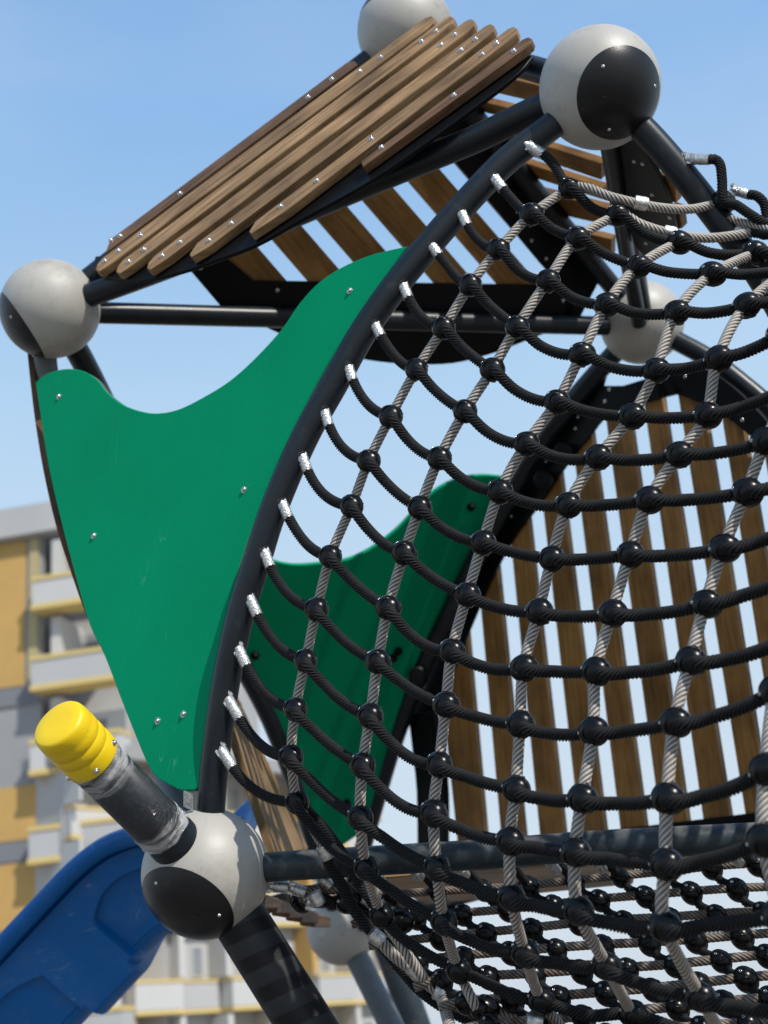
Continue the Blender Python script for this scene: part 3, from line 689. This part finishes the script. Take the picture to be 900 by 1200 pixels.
def sleeve_mesh():
    b = MB(); r = .0142; pr = [(-.013,r*.78),(-.013,r*.95),(-.009,r*1.02),(-.003,r*.98),(.003,r*1.02),(.009,r*1.0),(.013,r*.95),(.013,r*.78)]
    lathe(b, (0,0,0), (0,0,1), pr, 12); o = b.build('sleeve', [MT['alu']]); me = o.data; bpy.data.objects.remove(o); me.set_sharp_from_angle(angle=math.radians(30)); return me
SLEEVE = sleeve_mesh()
def place_between(me, name, a, b, parent, baseL=.043, sc=1.):
    z = (b-a); L = z.length; x, y, zz = basis(z, -FW)
    Mx = Matrix((x, y, zz)).transposed().to_4x4() @ Matrix.Diagonal((sc, sc, L/baseL, 1)); Mx.translation = a
    return inst(me, name, Mx, parent)
def place_at(me, name, c, ax_, parent, sc=1., hint=None):
    x, y, zz = basis(ax_, hint if hint is not None else -FW); Mx = Matrix((x, y, zz)).transposed().to_4x4() @ Matrix.Diagonal((sc, sc, sc, 1)); Mx.translation = c
    return inst(me, name, Mx, parent)
def connector(c, rope_dir, steel_dir, parent, sc=1.):
    X = rope_dir.normalized(); Y = FW - X*FW.dot(X); Y.normalize(); Z = X.cross(Y)
    # lean toward the grey rope
    s = steel_dir - Y*steel_dir.dot(Y); s.normalize()
    if s.dot(Z) < 0: s = -s
    Z = (Z*.6+s*.4).normalized(); X = Y.cross(Z).normalized()
    j = random.uniform(-.2, .2)
    R_ = Matrix.Rotation(j, 3, 'Y') @ Matrix.Rotation(random.uniform(-.16,.16), 3, 'Z') @ Matrix.Rotation(random.uniform(-.15,.15), 3, 'X')
    Mx = (Matrix((X, Y, Z)).transposed() @ R_).to_4x4() @ Matrix.Diagonal((sc*random.uniform(.98,1.03),)*3+(1,)); Mx.translation = c
    return inst(CONN, 'connector', Mx, parent)

F = [((614,168),(637,181)),((576,205),(590,222)),((538,245),(548,265)),((503,285),(515,300)),((470,330),(479,350)),((437,377),(447,395)),((406,425),(414,447)),((378,477),(386,500)),((352,530),(361,553)),((328,585),(339,608)),((308,642),(317,665)),((291,698),(302,722)),((278,758),(289,781)),((266,817),(281,843)),((258,877),(273,900))]
ROWS = {
1:[(667,221),(724,252),(796,284),(886,296),(965,300)],
2:[(623,251),(677,279),(748,312),(835,321),(930,314)],
3:[(584,292),(642,329),(711,357),(793,366),(875,358),(955,335)],
4:[(551,334),(606,383),(682,415),(769,434),(842,421),(915,392)],
5:[(520,384),(577,433),(653,471),(741,488),(829,487),(925,455)],
6:[(488,433),(545,482),(617,520),(701,536),(796,533),(898,518),(985,495)],
7:[(458,488),(515,537),(586,576),(666,592),(761,586),(876,577),(975,545)],
8:[(432,540),(492,595),(566,636),(647,655),(739,650),(849,643),(955,605)],
9:[(412,593),(474,648),(548,697),(632,717),(718,719),(828,708),(935,675)],
10:[(387,652),(455,712),(530,763),(614,783),(699,787),(810,775),(925,748)],
11:[(371,714),(443,775),(523,826),(610,849),(696,857),(792,847),(910,810)],
12:[(358,774),(434,839),(515,896),(605,925),(683,936),(783,936),(899,903)],
13:[(346,831),(425,897),(508,953),(598,986),(675,999),(781,1013),(897,985)],
14:[(341,887),(422,958),(512,1017),(600,1052),(678,1067),(780,1086),(915,1073)],
15:[(348,940),(429,1017),(520,1080),(615,1117),(711,1132),(821,1168),(930,1188)],
}
K = {1:.045,2:.07,3:.088,4:.10,5:.103,6:.105,7:.106,8:.108,9:.112,10:.118,11:.125,12:.132,13:.137,14:.138,15:.122,16:.105}
def nd(r, c, y): return arc_depth(y if r < 15 else 900) - .035 - K[r]*c
NP = {}
for r, row in ROWS.items():
    for c, (x_, y_) in enumerate(row, 1): NP[(r, c)] = P(x_, y_, nd(r, c, y_))
NP[(16,2)] = P(447,1073,2.70); NP[(16,3)] = P(537,1137,2.60); NP[(16,4)] = P(634,1173,2.50); NP[(16,5)] = P(742,1189,2.44)
RR, SR = .0113, .0103
def spanpts(a, b, sag, front0, front1, n=9, d0=None):
    """one rope span with sag; emerges in front of the connector at a, enters the one at b"""
    out = []; d = b-a; L = d.length
    for i in range(n+1):
        t = i/n; p = a+d*t - UP*(sag*L*4*t*(1-t))
        f = front0*max(0, 1-(t*L/.062))**1.1
        p = p - FW*f
        out.append(p)
    return out
ENDS = {}; FAR = []
for r in sorted(ROWS):
    fa, fb = F[r-1]; d0 = arc_depth(fa[1])
    a = P(*fa, d0-.020); b = P(*fb, d0-.034)
    place_between(FERR, 'ferrule', a, b, net)
    cs = [NP[(r, c)] for c in range(1, len(ROWS[r])+1)]
    seq = [b]+cs; pts = []
    dirf = (b-a).normalized()
    # first span leaves along the ferrule
    L = (cs[0]-b).length; p0, p3 = b-dirf*.012, cs[0]; p1 = b+dirf*L*.36; p2 = cs[0]-(cs[0]-b).normalized()*L*.34 - UP*L*.13
    for i in range(12):
        t = i/12; pts.append(p0*(1-t)**3+p1*3*t*(1-t)**2+p2*3*t*t*(1-t)+p3*t**3)
    for c in range(1, len(cs)):
        sag = (.085 if c <= 2 else .06 if c == 3 else .045)*random.uniform(.5,1.6)
        s_ = spanpts(cs[c-1], cs[c], sag, .032, .0, 24)
        # hold the rope in front while it crosses the connector
        s_[0] = cs[c-1] - FW*.017
        pts += s_[:-1]
    e_ = ARC5[min(len(ARC5)-1, int(len(ARC5)*(.34+.042*r)))]; e_ = V(tuple(e_)); m_ = (cs[-1]+e_)/2 + RT*.07 - FW*.05 - UP*.01
    ENDS[r] = (m_, e_)
    q_ = cr([cs[-2], cs[-1], m_, e_ - (e_-m_).normalized()*.05], 8)
    pts += [V(tuple(z_)) for z_ in q_[8:]]
    fe = e_ - (e_-m_).normalized()*.058
    place_between(FERR, 'ferrule', e_, fe, net)
    FAR.append((m_, (e_-cs[-1]).normalized()))
    # smooth a little
    A = resample(pts, .005)
    for _ in range(2): A[1:-1] = (A[:-2]+2*A[1:-1]+A[2:])/4
    mb = MB(); braid(mb, A, RR*random.uniform(.98,1.03)); mb.build('black_rope', MT['rope'], net, origin=cs[0])
# (right side closure is built below)
# row 16: from the edge of the net
edge_pts = [P(382,998,2.80), P(392,1022,2.79), P(407,1050,2.77), P(420,1078,2.76), P(441,1098,2.75)]
r16 = [P(425,1010,2.72), NP[(16,2)], P(470,1098,2.68), P(503,1120,2.64), NP[(16,3)], P(570,1152,2.57), P(605,1168,2.52), NP[(16,4)], P(690,1190,2.46), NP[(16,5)], P(820,1215,2.40)]
mb = MB(); braid(mb, cr([P(348,940,2.80)]+[P(372,962,2.79), P(398,995,2.76), P(418,1030,2.74)]+r16[1:], 8), RR); mb.build('black_rope', MT['rope'], net, origin=NP[(16,3)])
mb = MB(); braid(mb, cr([P(380,995,2.80), P(386,1012,2.79), P(402,1040,2.78), P(415,1066,2.77), P(440,1097,2.76), P(462,1118,2.76)], 8), RR*1.1); mb.build('black_rope', MT['rope'], net, origin=P(400,1040,2.78))
# columns
cols = {}
for c in range(1, 8):
    ks = sorted(r for (r, cc) in NP if cc == c and cc <= len(ROWS.get(r, [0]*9)) )
    cols[c] = [NP[(r, c)] for r in ks]
cols[8] = [ENDS[r][0] for r in sorted(ENDS)]
cols[1] = [P(667,221,nd(1,1,221))] + cols[1][1:] + [P(366,972,2.79), P(381,997,2.79)]
ext = {2:[P(472,1112,2.68), P(498,1150,2.68)], 3:[P(556,1178,2.58), P(572,1212,2.6)], 4:[P(664,1215,2.5)], 5:[P(772,1225,2.42)], 6:[P(852,1222,2.25)], 7:[P(955,1260,2.2)], 8:[P(1090,1180,2.40)]}
for c_, x_ in ((3,590),(4,690),(5,800),(6,890),(7,985),(8,1060)): ext[c_].append(P(x_,1282-.05*(x_-700),2.36))
# tops wrap over and run back to the right
topx = {1:[P(848,236,2.96), P(812,244,2.93), P(780,243,2.90), P(751,238,2.88), P(715,229,2.88), P(688,219,2.90)],
        2:[P(898,268,2.93), P(862,275,2.90), P(825,278,2.88), P(784,272,2.86), P(752,262,2.86), P(738,254,2.87)],
        3:[P(945,302,2.92), P(905,303,2.90), P(868,301,2.87), P(838,297,2.85), P(815,288,2.84)],
        4:[P(960,280,2.9), P(915,288,2.85)], 5:[ENDS[2][0]+UP*.05, P(960,320,2.6), P(905,338,2.50)], 6:[ENDS[4][0]+UP*.04, P(950,430,2.4), P(915,480,2.32)], 7:[ENDS[5][0]+UP*.04, P(1010,460,2.3), P(990,490,2.3)], 8:[V(tuple(ARC5[len(ARC5)//3]))]}
for c, pts in cols.items():
    full = topx[c] + pts + ext.get(c, [])
    sm = cr(full, 9)
    A = resample(sm, .006)+np.array(tuple(FW*.0085))
    mb = MB(); rope(mb, A, SR*random.uniform(.98,1.04), .058, 6, 5, .18); mb.build('grey_rope', MT['wire'], net, origin=pts[len(pts)//2])
# connectors
cnt = 0
vis = []
for (r, c), p in NP.items():
    x_, y_ = (ROWS[r][c-1] if r in ROWS else (500, 1100))
    if x_ > 915: continue
    nb = [NP.get((r, c-1)), NP.get((r, c+1))]; a = nb[0] or p; b = nb[1] or p
    if r < 16 and c == 1: a = P(*F[r-1][1], arc_depth(F[r-1][1][1])-.03)
    up_ = NP.get((r-1, c)) or p; dn = NP.get((r+1, c)) or p
    rd = (b-a) if (b-a).length > 1e-4 else RT
    connector(p, rd, (up_-dn) if (up_-dn).length > 1e-4 else UP, net, 1.0 if r > 1 else .97); cnt += 1
for q in ((848,236,2.955),(898,267,2.925)):
    connector(P(*q), P(898,262,2.9)-P(848,236,2.9), UP+RT*.2, net, .98)
# top right ropes on the right hand tube
a = P(803,186,2.98); b = P(832,187,2.95); place_between(FERR, 'ferrule', a, b, net, sc=1.0)
mb = MB(); braid(mb, cr([P(829,187,2.95),P(838,187,2.95),P(844,194,2.945),P(846,210,2.94),P(848,234,2.93),P(862,240,2.925),P(880,252,2.91),P(900,264,2.90),P(940,285,2.88)], 8), RR); mb.build('black_rope', MT['rope'], net, origin=P(848,230,2.94))
a = P(858,222,2.97); b = P(880,229,2.95); place_between(FERR, 'ferrule', a, b, net, sc=.9)
mb = MB(); braid(mb, cr([P(877,228,2.95),P(887,230,2.94),P(895,238,2.935),P(898,250,2.93),P(900,266,2.92),P(925,272,2.90)], 8), RR); mb.build('black_rope', MT['rope'], net, origin=P(895,240,2.94))
place_at(SLEEVE, 'sleeve', P(751,238,2.888), P(780,243,2.88)-P(720,231,2.88), net, 1.05)
place_at(SLEEVE, 'sleeve', P(785,272,2.868), P(820,277,2.88)-P(760,265,2.88), net, .95)
# sleeves along the lower left rim
for q, d_, s_ in (((382,998,2.79),(1,2.0),1.15),((441,1098,2.74),(1,.9),1.1),((487,1139,2.72),(1,1.1),1.1),((517,1164,2.70),(1,.35),1.15),((575,1188,2.62),(1,.25),1.0),((592,1166,2.66),(1,.3),1.0),((626,1197,2.5),(1,.1),1.1)):
    place_at(SLEEVE, 'sleeve', P(*q), RT*d_[0]-UP*d_[1], net, s_)
mb = MB(); rope(mb, cr([P(441,1098,2.76),P(462,1120,2.75),P(487,1139,2.74),P(500,1152,2.72),P(517,1163,2.71),P(545,1170,2.69),P(572,1182,2.66),P(605,1192,2.62),P(660,1215,2.58)], 8), SR*1.2, .06, 6, 5, .2); mb.build('grey_rope', MT['wire'], net, origin=P(517,1163,2.71))
mb = MB(); braid(mb, cr([P(441,1100,2.78),P(470,1135,2.78),P(490,1158,2.76),P(520,1180,2.74),P(560,1200,2.7),P(600,1215,2.66)], 8), SR*1.25); mb.build('black_rope', MT['rope'], net, origin=P(490,1158,2.76))
for q in ((568,1183,2.6),(470,1080,2.85)):
    connector(P(*q), RT-UP*.5, UP, net, 1.05)

# the connectors beyond the hundred that show largest: one part
mb = MB(); cv = [v.co.copy() for v in CONN.vertices]; cf = [tuple(p.vertices) for p in CONN.polygons]
for m_, X in FAR:
    Y = (FW - X*FW.dot(X)).normalized(); Z = X.cross(Y); M3 = Matrix((X, Y, Z)).transposed(); mb.add([m_ + M3 @ v for v in cv], cf)
mb.build('connector', MT['knot'], net, origin=FAR[7][0])['kind'] = 'stuff'
# ---- lower net
fnet = empty('climbing_net', P(700,1100,2.8), 'low net of brown weathered ropes below the horizontal rail, with rounder black connectors', 'climbing net')
NL = 10
RIM = cr([P(517,1168,2.70),P(540,1230,2.5),P(600,1275,2.38),P(700,1284,2.36),P(800,1277,2.36),P(985,1268,2.36),P(1075,1255,2.36),P(1070,1150,2.6),P(1050,1060,2.82),P(1040,990,2.76)], 10)
mb = MB(); rope(mb, RIM, SR*1.15, .06); mb.build('grey_rope', MT['wire'], fnet, origin=P(700,1284,2.36))
def fx(i, k): return 726.7 + 29.5*i + 53.5*k + .8*i*k*.3
def fy(i, k):
    x = fx(i, k); return 1027 + 26.6*i - .082*(x-726.7) + 2.0*math.sin(x*.013+i) + .4*math.sin(k*2.1+i)
def fd(i, x): return 2.985 - .074*i - .00012*(x-700)
leftx = [330, 432, 452, 478, 505, 535, 565, 605, 640, 690]
FN = {}
for i in range(NL):
    for k in range(-9, 5):
        x = fx(i, k)
        if leftx[i]-5 < x < 985: FN[(i, k)] = P(x, fy(i, k), fd(i, x))
for i in range(NL):
    ks = sorted(k for (ii, k) in FN if ii == i)
    xl = leftx[i] if i else 355
    yl = 1027 + 26.6*i - .082*(xl-726.7) + (6 if i else -14)
    pts = [P(xl-20, yl, fd(i, xl))] + [FN[(i, k)]+FW*.004 for k in ks]
    pts.append(P(1045+2*i, 1003+26.6*i, fd(i, 1050)-.02))
    mb = MB(); rope(mb, cr(pts, 8), SR*.92, .058, 6, 5, .2, hand=1); mb.build('grey_rope', MT['rustwire'], fnet, origin=pts[1])
kk = sorted(set(k for (_, k) in FN))
nf = 0
for k in kk:
    chain = [FN[(i, k)] for i in range(NL) if (i, k) in FN]
    idx = [i for i in range(NL) if (i, k) in FN]
    if len(chain) >= 2:
        pts = []
        if idx[0] == 0:
            x0 = fx(0, k)-26; top = P(x0, 1003-.045*(x0-567)+6, 2.80+.09); pts.append(top)
        for a, b in zip(chain, chain[1:]):
            pts += [a+UP*.001, a+(b-a)*.35-UP*.013+FW*.004, a+(b-a)*.7-UP*.006]
        pts.append(chain[-1])
        mb = MB(); braid(mb, cr(pts, 7), SR*.95); mb.build('black_rope', MT['rope'], fnet, origin=chain[0])
    for i in idx:
        x_ = fx(i, k); y_ = fy(i, k)
        if x_ > 925 or y_ > 1225: continue
        c = FN[(i, k)]; X = (RT*.55-UP*.75-FW*.35).normalized(); Y = (FW+UP*.4).normalized(); Z = X.cross(Y).normalized(); Y = Z.cross(X)
        s = .91*random.uniform(.92,1.06); Mx = Matrix((X, Y, Z)).transposed().to_4x4() @ Matrix.Diagonal((s, s*1.1, s, 1)); Mx.translation = c - UP*.003
        inst(CONN, 'connector', Mx, fnet); nf += 1
    if idx and idx[0] == 0 and 400 < fx(0, k) < 930:
        x0 = fx(0, k)-26
        a = P(x0-9, 1013-.045*(x0-567)-6, 2.86); b = P(x0+6, 1013-.045*(x0-567)+12, 2.90)
        place_between(FERR, 'ferrule', a, b, fnet, sc=.95)
        # open hook above it
        mb = MB(); h = [P(x0-12+q[0], 1000-.045*(x0-567)+q[1], 2.845) for q in ((8,16),(3,9),(-1,2),(-3,-5),(-2,-9),(0,-7))]
        tube(mb, cr(h, 5), .0022, 8); mb.build('hook', MT['alu'], fnet, origin=h[0])
# cluster beside the lower ball
for q0, q1 in (((316,1038),(338,1040)),((340,1040),(358,1046)),((360,1058),(380,1054)),((372,1024),(388,1038)),((436,1024),(452,1040))):
    place_between(FERR, 'ferrule', P(*q0, 2.88), P(*q1, 2.88), fnet, sc=1.05)
for pth, m_, rad in (([(336,1040),(352,1044),(372,1043),(400,1041),(440,1041)], 'rustwire', SR*1.15), ([(352,1050),(372,1058),(400,1055),(425,1052)], 'rustwire', SR*1.15)):
    mb = MB(); rope(mb, cr([P(x_, y_, 2.885) for x_, y_ in pth], 8), rad, .06); mb.build('grey_rope', MT[m_], fnet, origin=P(352,1044,2.88))
mb = MB(); braid(mb, cr([P(376,1054,2.87),P(392,1058,2.87),P(412,1060,2.87),P(436,1074,2.86),P(452,1088,2.86)], 8), RR*1.2); mb.build('black_rope', MT['rope'], fnet, origin=P(392,1058,2.87))
place_at(SLEEVE, 'sleeve', P(432,1055,2.86), RT-UP*.7, fnet, 1.05); place_at(SLEEVE, 'sleeve', P(371,1053,2.86), RT*.5-UP, fnet, 1.1)
connector(P(408,1057,2.86), RT, UP, fnet, 1.0)

# ================================================================== SLIDE
slide = empty('playground_slide', P(60,1300,3.9), 'blue moulded plastic slide running down to the left behind the lower ball joint', 'slide')
path = [(283,956),(270,960),(250,962),(200,964),(165,966),(140,972),(112,985),(80,1010),(45,1046),(0,1094),(-60,1160),(-160,1275),(-300,1440)]
pp = cr([P(x_, y_, 3.95) for x_, y_ in path], 14)
pts, T, _, _ = frames(pp); Ls = np.concatenate([[0], np.cumsum(np.linalg.norm(np.diff(pts, axis=0), axis=1))])
fwd = np.array(tuple(FW))
def rcs(s, v):
    """recess depth of the side wall at run s, height v(0 rim..1 bottom)"""
    def st(a, b, x): t = min(1, max(0, (x-a)/(b-a))); return t*t*(3-2*t)
    q = 0.
    for (c0, c1) in ((.12,.62),(.83,1.36),(1.6,2.1)):
        e = st(c0, c0+.018, s)*(1-st(c1-.018, c1, s)); corner = st(.24+.18*max(0,1-(s-c0)/.16)**2+.18*max(0,1-(c1-s)/.16)**2, .28+.18*max(0,1-(s-c0)/.16)**2+.18*max(0,1-(c1-s)/.16)**2, v)*1
        q += e*corner
    return q
NV = 64
prof = [(0,-.045),(.006,-.055),(.022,-.058),(.040,-.052),(.052,-.038),(.054,-.004),(.058,.010),(.066,0)] + [(.066+.26*i/NV, .0+.025*i/NV) for i in range(1, NV+1)] + [(.335,.034),(.352,.055),(.362,.09),(.365,.14),(.365,.40),(.362,.44),(.335,.48),(.24,.51),(.20,.55),(.19,.55),(.19,.50),(.30,.46),(.345,.4),(.345,.12),(.31,.06),(.07,.02),(.0,.0)]
mb = MB(); vs = []; uv = []
m_ = len(prof)
PR = resample(pts, .005); PT, TT, _, _ = frames(PR); LL = np.concatenate([[0], np.cumsum(np.linalg.norm(np.diff(PT, axis=0), axis=1))])
for i in range(len(PT)):
    dn = np.cross(TT[i], fwd); dn /= np.linalg.norm(dn)
    if dn.dot(np.array(tuple(UP))) > 0: dn = -dn
    tp_ = .22+.78*min(1, max(0, (LL[i]-.03)/.16))
    for j, (a_, b_) in enumerate(prof):
        bb = b_; aa_ = a_*tp_ if a_ > .06 else a_
        if 8 <= j <= NV+10:
            v_ = (a_-.066)/.26; bb += .045*rcs(LL[i], v_)
        if j >= NV-1 and (.64 < LL[i] < .82 or 1.38 < LL[i] < 1.58) and a_ > .28: aa_ += .030
        vs.append(PT[i]+dn*aa_+fwd*bb); uv.append((LL[i], a_))
fs = [(i*m_+k, (i+1)*m_+k, (i+1)*m_+(k+1)%m_, i*m_+(k+1)%m_) for i in range(len(PT)-1) for k in range(m_)] + [tuple(range(m_)), tuple((len(PT)-1)*m_+k for k in reversed(range(m_)))]
mb.add(vs, fs, uv); mb.build('slide_body', MT['blue'], slide, origin=P(60,1100,3.95), angle=50)

# ================================================================== SETTING
def flat(name, z, x0, x1, y0, y1, m):
    b = MB(); b.add([(x0,y0,z),(x1,y0,z),(x1,y1,z),(x0,y1,z)], [(0,1,2,3)], [(x0,y0),(x1,y0),(x1,y1),(x0,y1)]); o = b.build(name, m, smooth=False); o['kind'] = 'structure'; return o
flat('ground', 0, -1500, 1500, -600, 2400, mat('pale_paving', (.30,.29,.28), .85, var=.25, vscale=.4, bump=.3, bscale=40))
flat('play_surface', .004, -7, 8, -5, 12, mat('rubber_surface', (.16,.14,.12), .9, var=.3, vscale=30, bump=.6, bscale=80))
BM = dict(  # facade tones kept pale and close together: distance haze put into the colours
 ochre=mat('ochre_cladding', (.46,.285,.09), .8, var=.08, vscale=.8), grey=mat('grey_render', (.27,.27,.275), .85, var=.08, vscale=.3),
 lgrey=mat('light_render', (.40,.40,.40), .85, var=.06, vscale=.3), dark=mat('dark_band', (.17,.175,.19), .8), tan=mat('tan_strip', (.38,.32,.17), .8),
 white=mat('white_render', (.47,.465,.455), .8, var=.05, vscale=.4), yel=mat('yellow_trim', (.58,.44,.17), .8), glass=mat('window_glass', (.22,.24,.26), .25, spec=.5),
 wall=mat('recess_wall', (.38,.375,.37), .85, var=.1, vscale=.5), pink=mat('red_paint_wall', (.42,.14,.14), .8, var=.1, vscale=.8), frame=mat('window_frame', (.45,.45,.45), .6))
class Fac:
    """vertical facade: u along the wall, v height, w out of the wall toward the viewer"""
    def __init__(s, pa, pb):
        s.o = V((pa.x, pa.y, 0)); d = V((pb.x-pa.x, pb.y-pa.y, 0)); s.u = d.normalized(); s.n = V((s.u.y, -s.u.x, 0))
        if s.n.dot(CP-s.o) < 0: s.n = -s.n
    def uv(s, x, y):
        p = PL(x, y, (s.o, s.n)); return ((p-s.o).dot(s.u), p.z)
    def box(s, mb, u0, u1, v0, v1, w0, w1, mi=0):
        c = s.o + s.u*((u0+u1)/2) + V((0,0,(v0+v1)/2)) + s.n*((w0+w1)/2); box(mb, c, s.u*((u1-u0)/2), V((0,0,(v1-v0)/2)), s.n*((w1-w0)/2), mi)
def hz(x, y, h):
    r = ray(x, y); return CP + r*((h-CP.z)/r.z)
H1 = 22.5
Fa = Fac(hz(0, 604, H1), hz(64, 593, H1))
print('FACADE', hz(0,604,H1), hz(64,593,H1), Fa.n, [Fa.uv(0,634), Fa.uv(33,700), Fa.uv(48,700), Fa.uv(140,700), Fa.uv(50,685), Fa.uv(50,712), Fa.uv(50,777), Fa.uv(50,1000)])
def fpart(b, fac, name, boxes, m):
    mb = MB()
    for q in boxes: fac.box(mb, *q)
    c = fac.o + fac.u*boxes[0][0] + V((0,0,boxes[0][2])); return mb.build(name, BM[m], b, smooth=False, origin=c)
blk = empty('apartment_building', (Fa.o.x, Fa.o.y, 0), 'tall grey apartment block with ochre wall panels at the left edge', 'building')
uY = Fa.uv(30, 720)[0]; uT0 = Fa.uv(35, 720)[0]; uT1 = Fa.uv(46, 720)[0]; uB = Fa.uv(50, 720)[0]; uE = Fa.uv(165, 760)[0]
vR = H1; fh = Fa.uv(60,685)[1]-Fa.uv(60,777)[1]
vS = Fa.uv(30,632)[1]
fpart(blk, Fa, 'wall', [(-40, uE, 0, vS, -14, -1.6)], 'wall')
fpart(blk, Fa, 'wall', [(-40, uB, 0, vS-.01, -1.59, 0)], 'grey')
fpart(blk, Fa, 'roof', [(-40, uE+.6, vS, vR, -14, .55)], 'lgrey')
v_lo = Fa.uv(10, 806)[1]
zz = [(v_lo, vS-.05), (Fa.uv(20,985)[1]+0, Fa.uv(20,922)[1]), (Fa.uv(20,1090)[1], Fa.uv(20,1012)[1])]
for v0, v1 in zz:
    u1 = uY if v0 == v_lo else uB+ .4
    fpart(blk, Fa, 'cladding_panel', [(-40, u1, v0, v1, 0, .06)], 'ochre')
fpart(blk, Fa, 'wall_strip', [(uT0, uT1, v_lo, vS-.05, 0, .12)], 'tan')
for v0, v1 in zz: fpart(blk, Fa, 'wall_band', [(-40, uB+.4, v0-.75, v0-.05, 0, .08)], 'dark')
v = Fa.uv(60,685)[1]; kf = 0
while v > 1.5:
    s = fpart(blk, Fa, 'balcony', [(uB, uE-.5, v-1.05, v-.1, -.1, .9)], 'lgrey' if kf % 2 else 'white')
    for q0, q1 in ((v-.1, v+.06), (v-1.25, v-1.05)):
        mb = MB(); Fa.box(mb, uB-.03, uE-.47, q0, q1, -.12, .95); mb.build('trim', BM['yel'], s, smooth=False, origin=s.location)
    for j in range(1):
        u0 = uB+1.0+j*3.3; wq = fpart(blk, Fa, 'window', [(u0, u0+1.8, v+.1, v+1.5, -1.62, -1.55)], 'frame'); mb = MB(); Fa.box(mb, u0+.1, u0+1.7, v+.18, v+1.42, -1.55, -1.53); mb.build('pane', BM['glass'], wq, smooth=False, origin=wq.location)
    fpart(blk, Fa, 'partition', [(uB+.5, uB+.9, v, v+1.7, -1.6, .3)], 'white')
    v -= fh; kf += 1
# right wing, lower, turned to the sun
pa = CP + ray(100,1000)*1.0
H2 = 12.5
pA = hz(95, 870, H2); pB = hz(445, 905, H2)
Fb = Fac(pA, pB)
print('WING', pA, pB, Fb.n, Fb.uv(100,1000), Fb.uv(440,1000))
wing = empty('apartment_building', (Fb.o.x, Fb.o.y, 0), 'lower white apartment block with rows of yellow edged balconies behind the ball joint', 'building')
Wd = (pB-pA).length
fpart(wing, Fb, 'wall', [(0, Wd, 0, H2-.5, -12, -1.2)], 'lgrey')
fpart(wing, Fb, 'roof', [(-.3, Wd+.3, H2-.5, H2, -12.3, .3)], 'grey')
v = H2-2.2; nb = 7; bw = Wd/nb
while v > 0:
    for j in range(nb):
        u0 = j*bw
        ins = .0 if j % 2 else .7
        s = fpart(wing, Fb, 'balcony', [(u0+.05, u0+bw-.05, v-.9, v, -1.15, -ins)], 'white' if (j+int(v)) % 3 else 'lgrey')
        for q0, q1 in ((v, v+.10), (v-1.05, v-.92)):
            mb = MB(); Fb.box(mb, u0+.02, u0+bw-.02, q0, q1, -1.1, .04-ins); mb.build('trim', BM['yel'], s, smooth=False, origin=s.location)
        for q in (.18, .56):
            wq = fpart(wing, Fb, 'window', [(u0+bw*q, u0+bw*(q+.26), v+.2, v+1.35, -1.2, -1.14)], 'frame'); mb = MB(); Fb.box(mb, u0+bw*q+.08, u0+bw*(q+.26)-.08, v+.28, v+1.27, -1.14, -1.12); mb.build('pane', BM['glass'], wq, smooth=False, origin=wq.location)
    for j in range(nb+1):
        fpart(wing, Fb, 'partition', [(j*bw-.12 if j else 0.01, j*bw+.12, v+.17, v+1.85, -1.19, -.1)], 'ochre' if j in (1, 5) else 'white')
    v -= 3.0
# low wall
wl = MB(); q = hz(420,1230,0)
dd = 34
def gp_(x, d):
    r = ray(x, 1180); h = V((r.x, r.y, 0)).normalized(); return V((0,0,0))+h*d
a = gp_(395, dd); b = gp_(640, dd); t_ = (b-a).normalized(); n_ = V((t_.y,-t_.x,0))
box(wl, (a+b)/2+V((0,0,.75)), t_*((b-a).length/2), n_*.15, V((0,0,.75)))
box(wl, (a+b)/2+V((0,0,1.55)), t_*((b-a).length/2+.05), n_*.2, V((0,0,.05)))
o = wl.build('garden_wall', BM['pink'], smooth=False); o['label'] = 'low dusty red wall in the far background behind the tower legs'; o['category'] = 'wall'
print('CONN', cnt, nf)
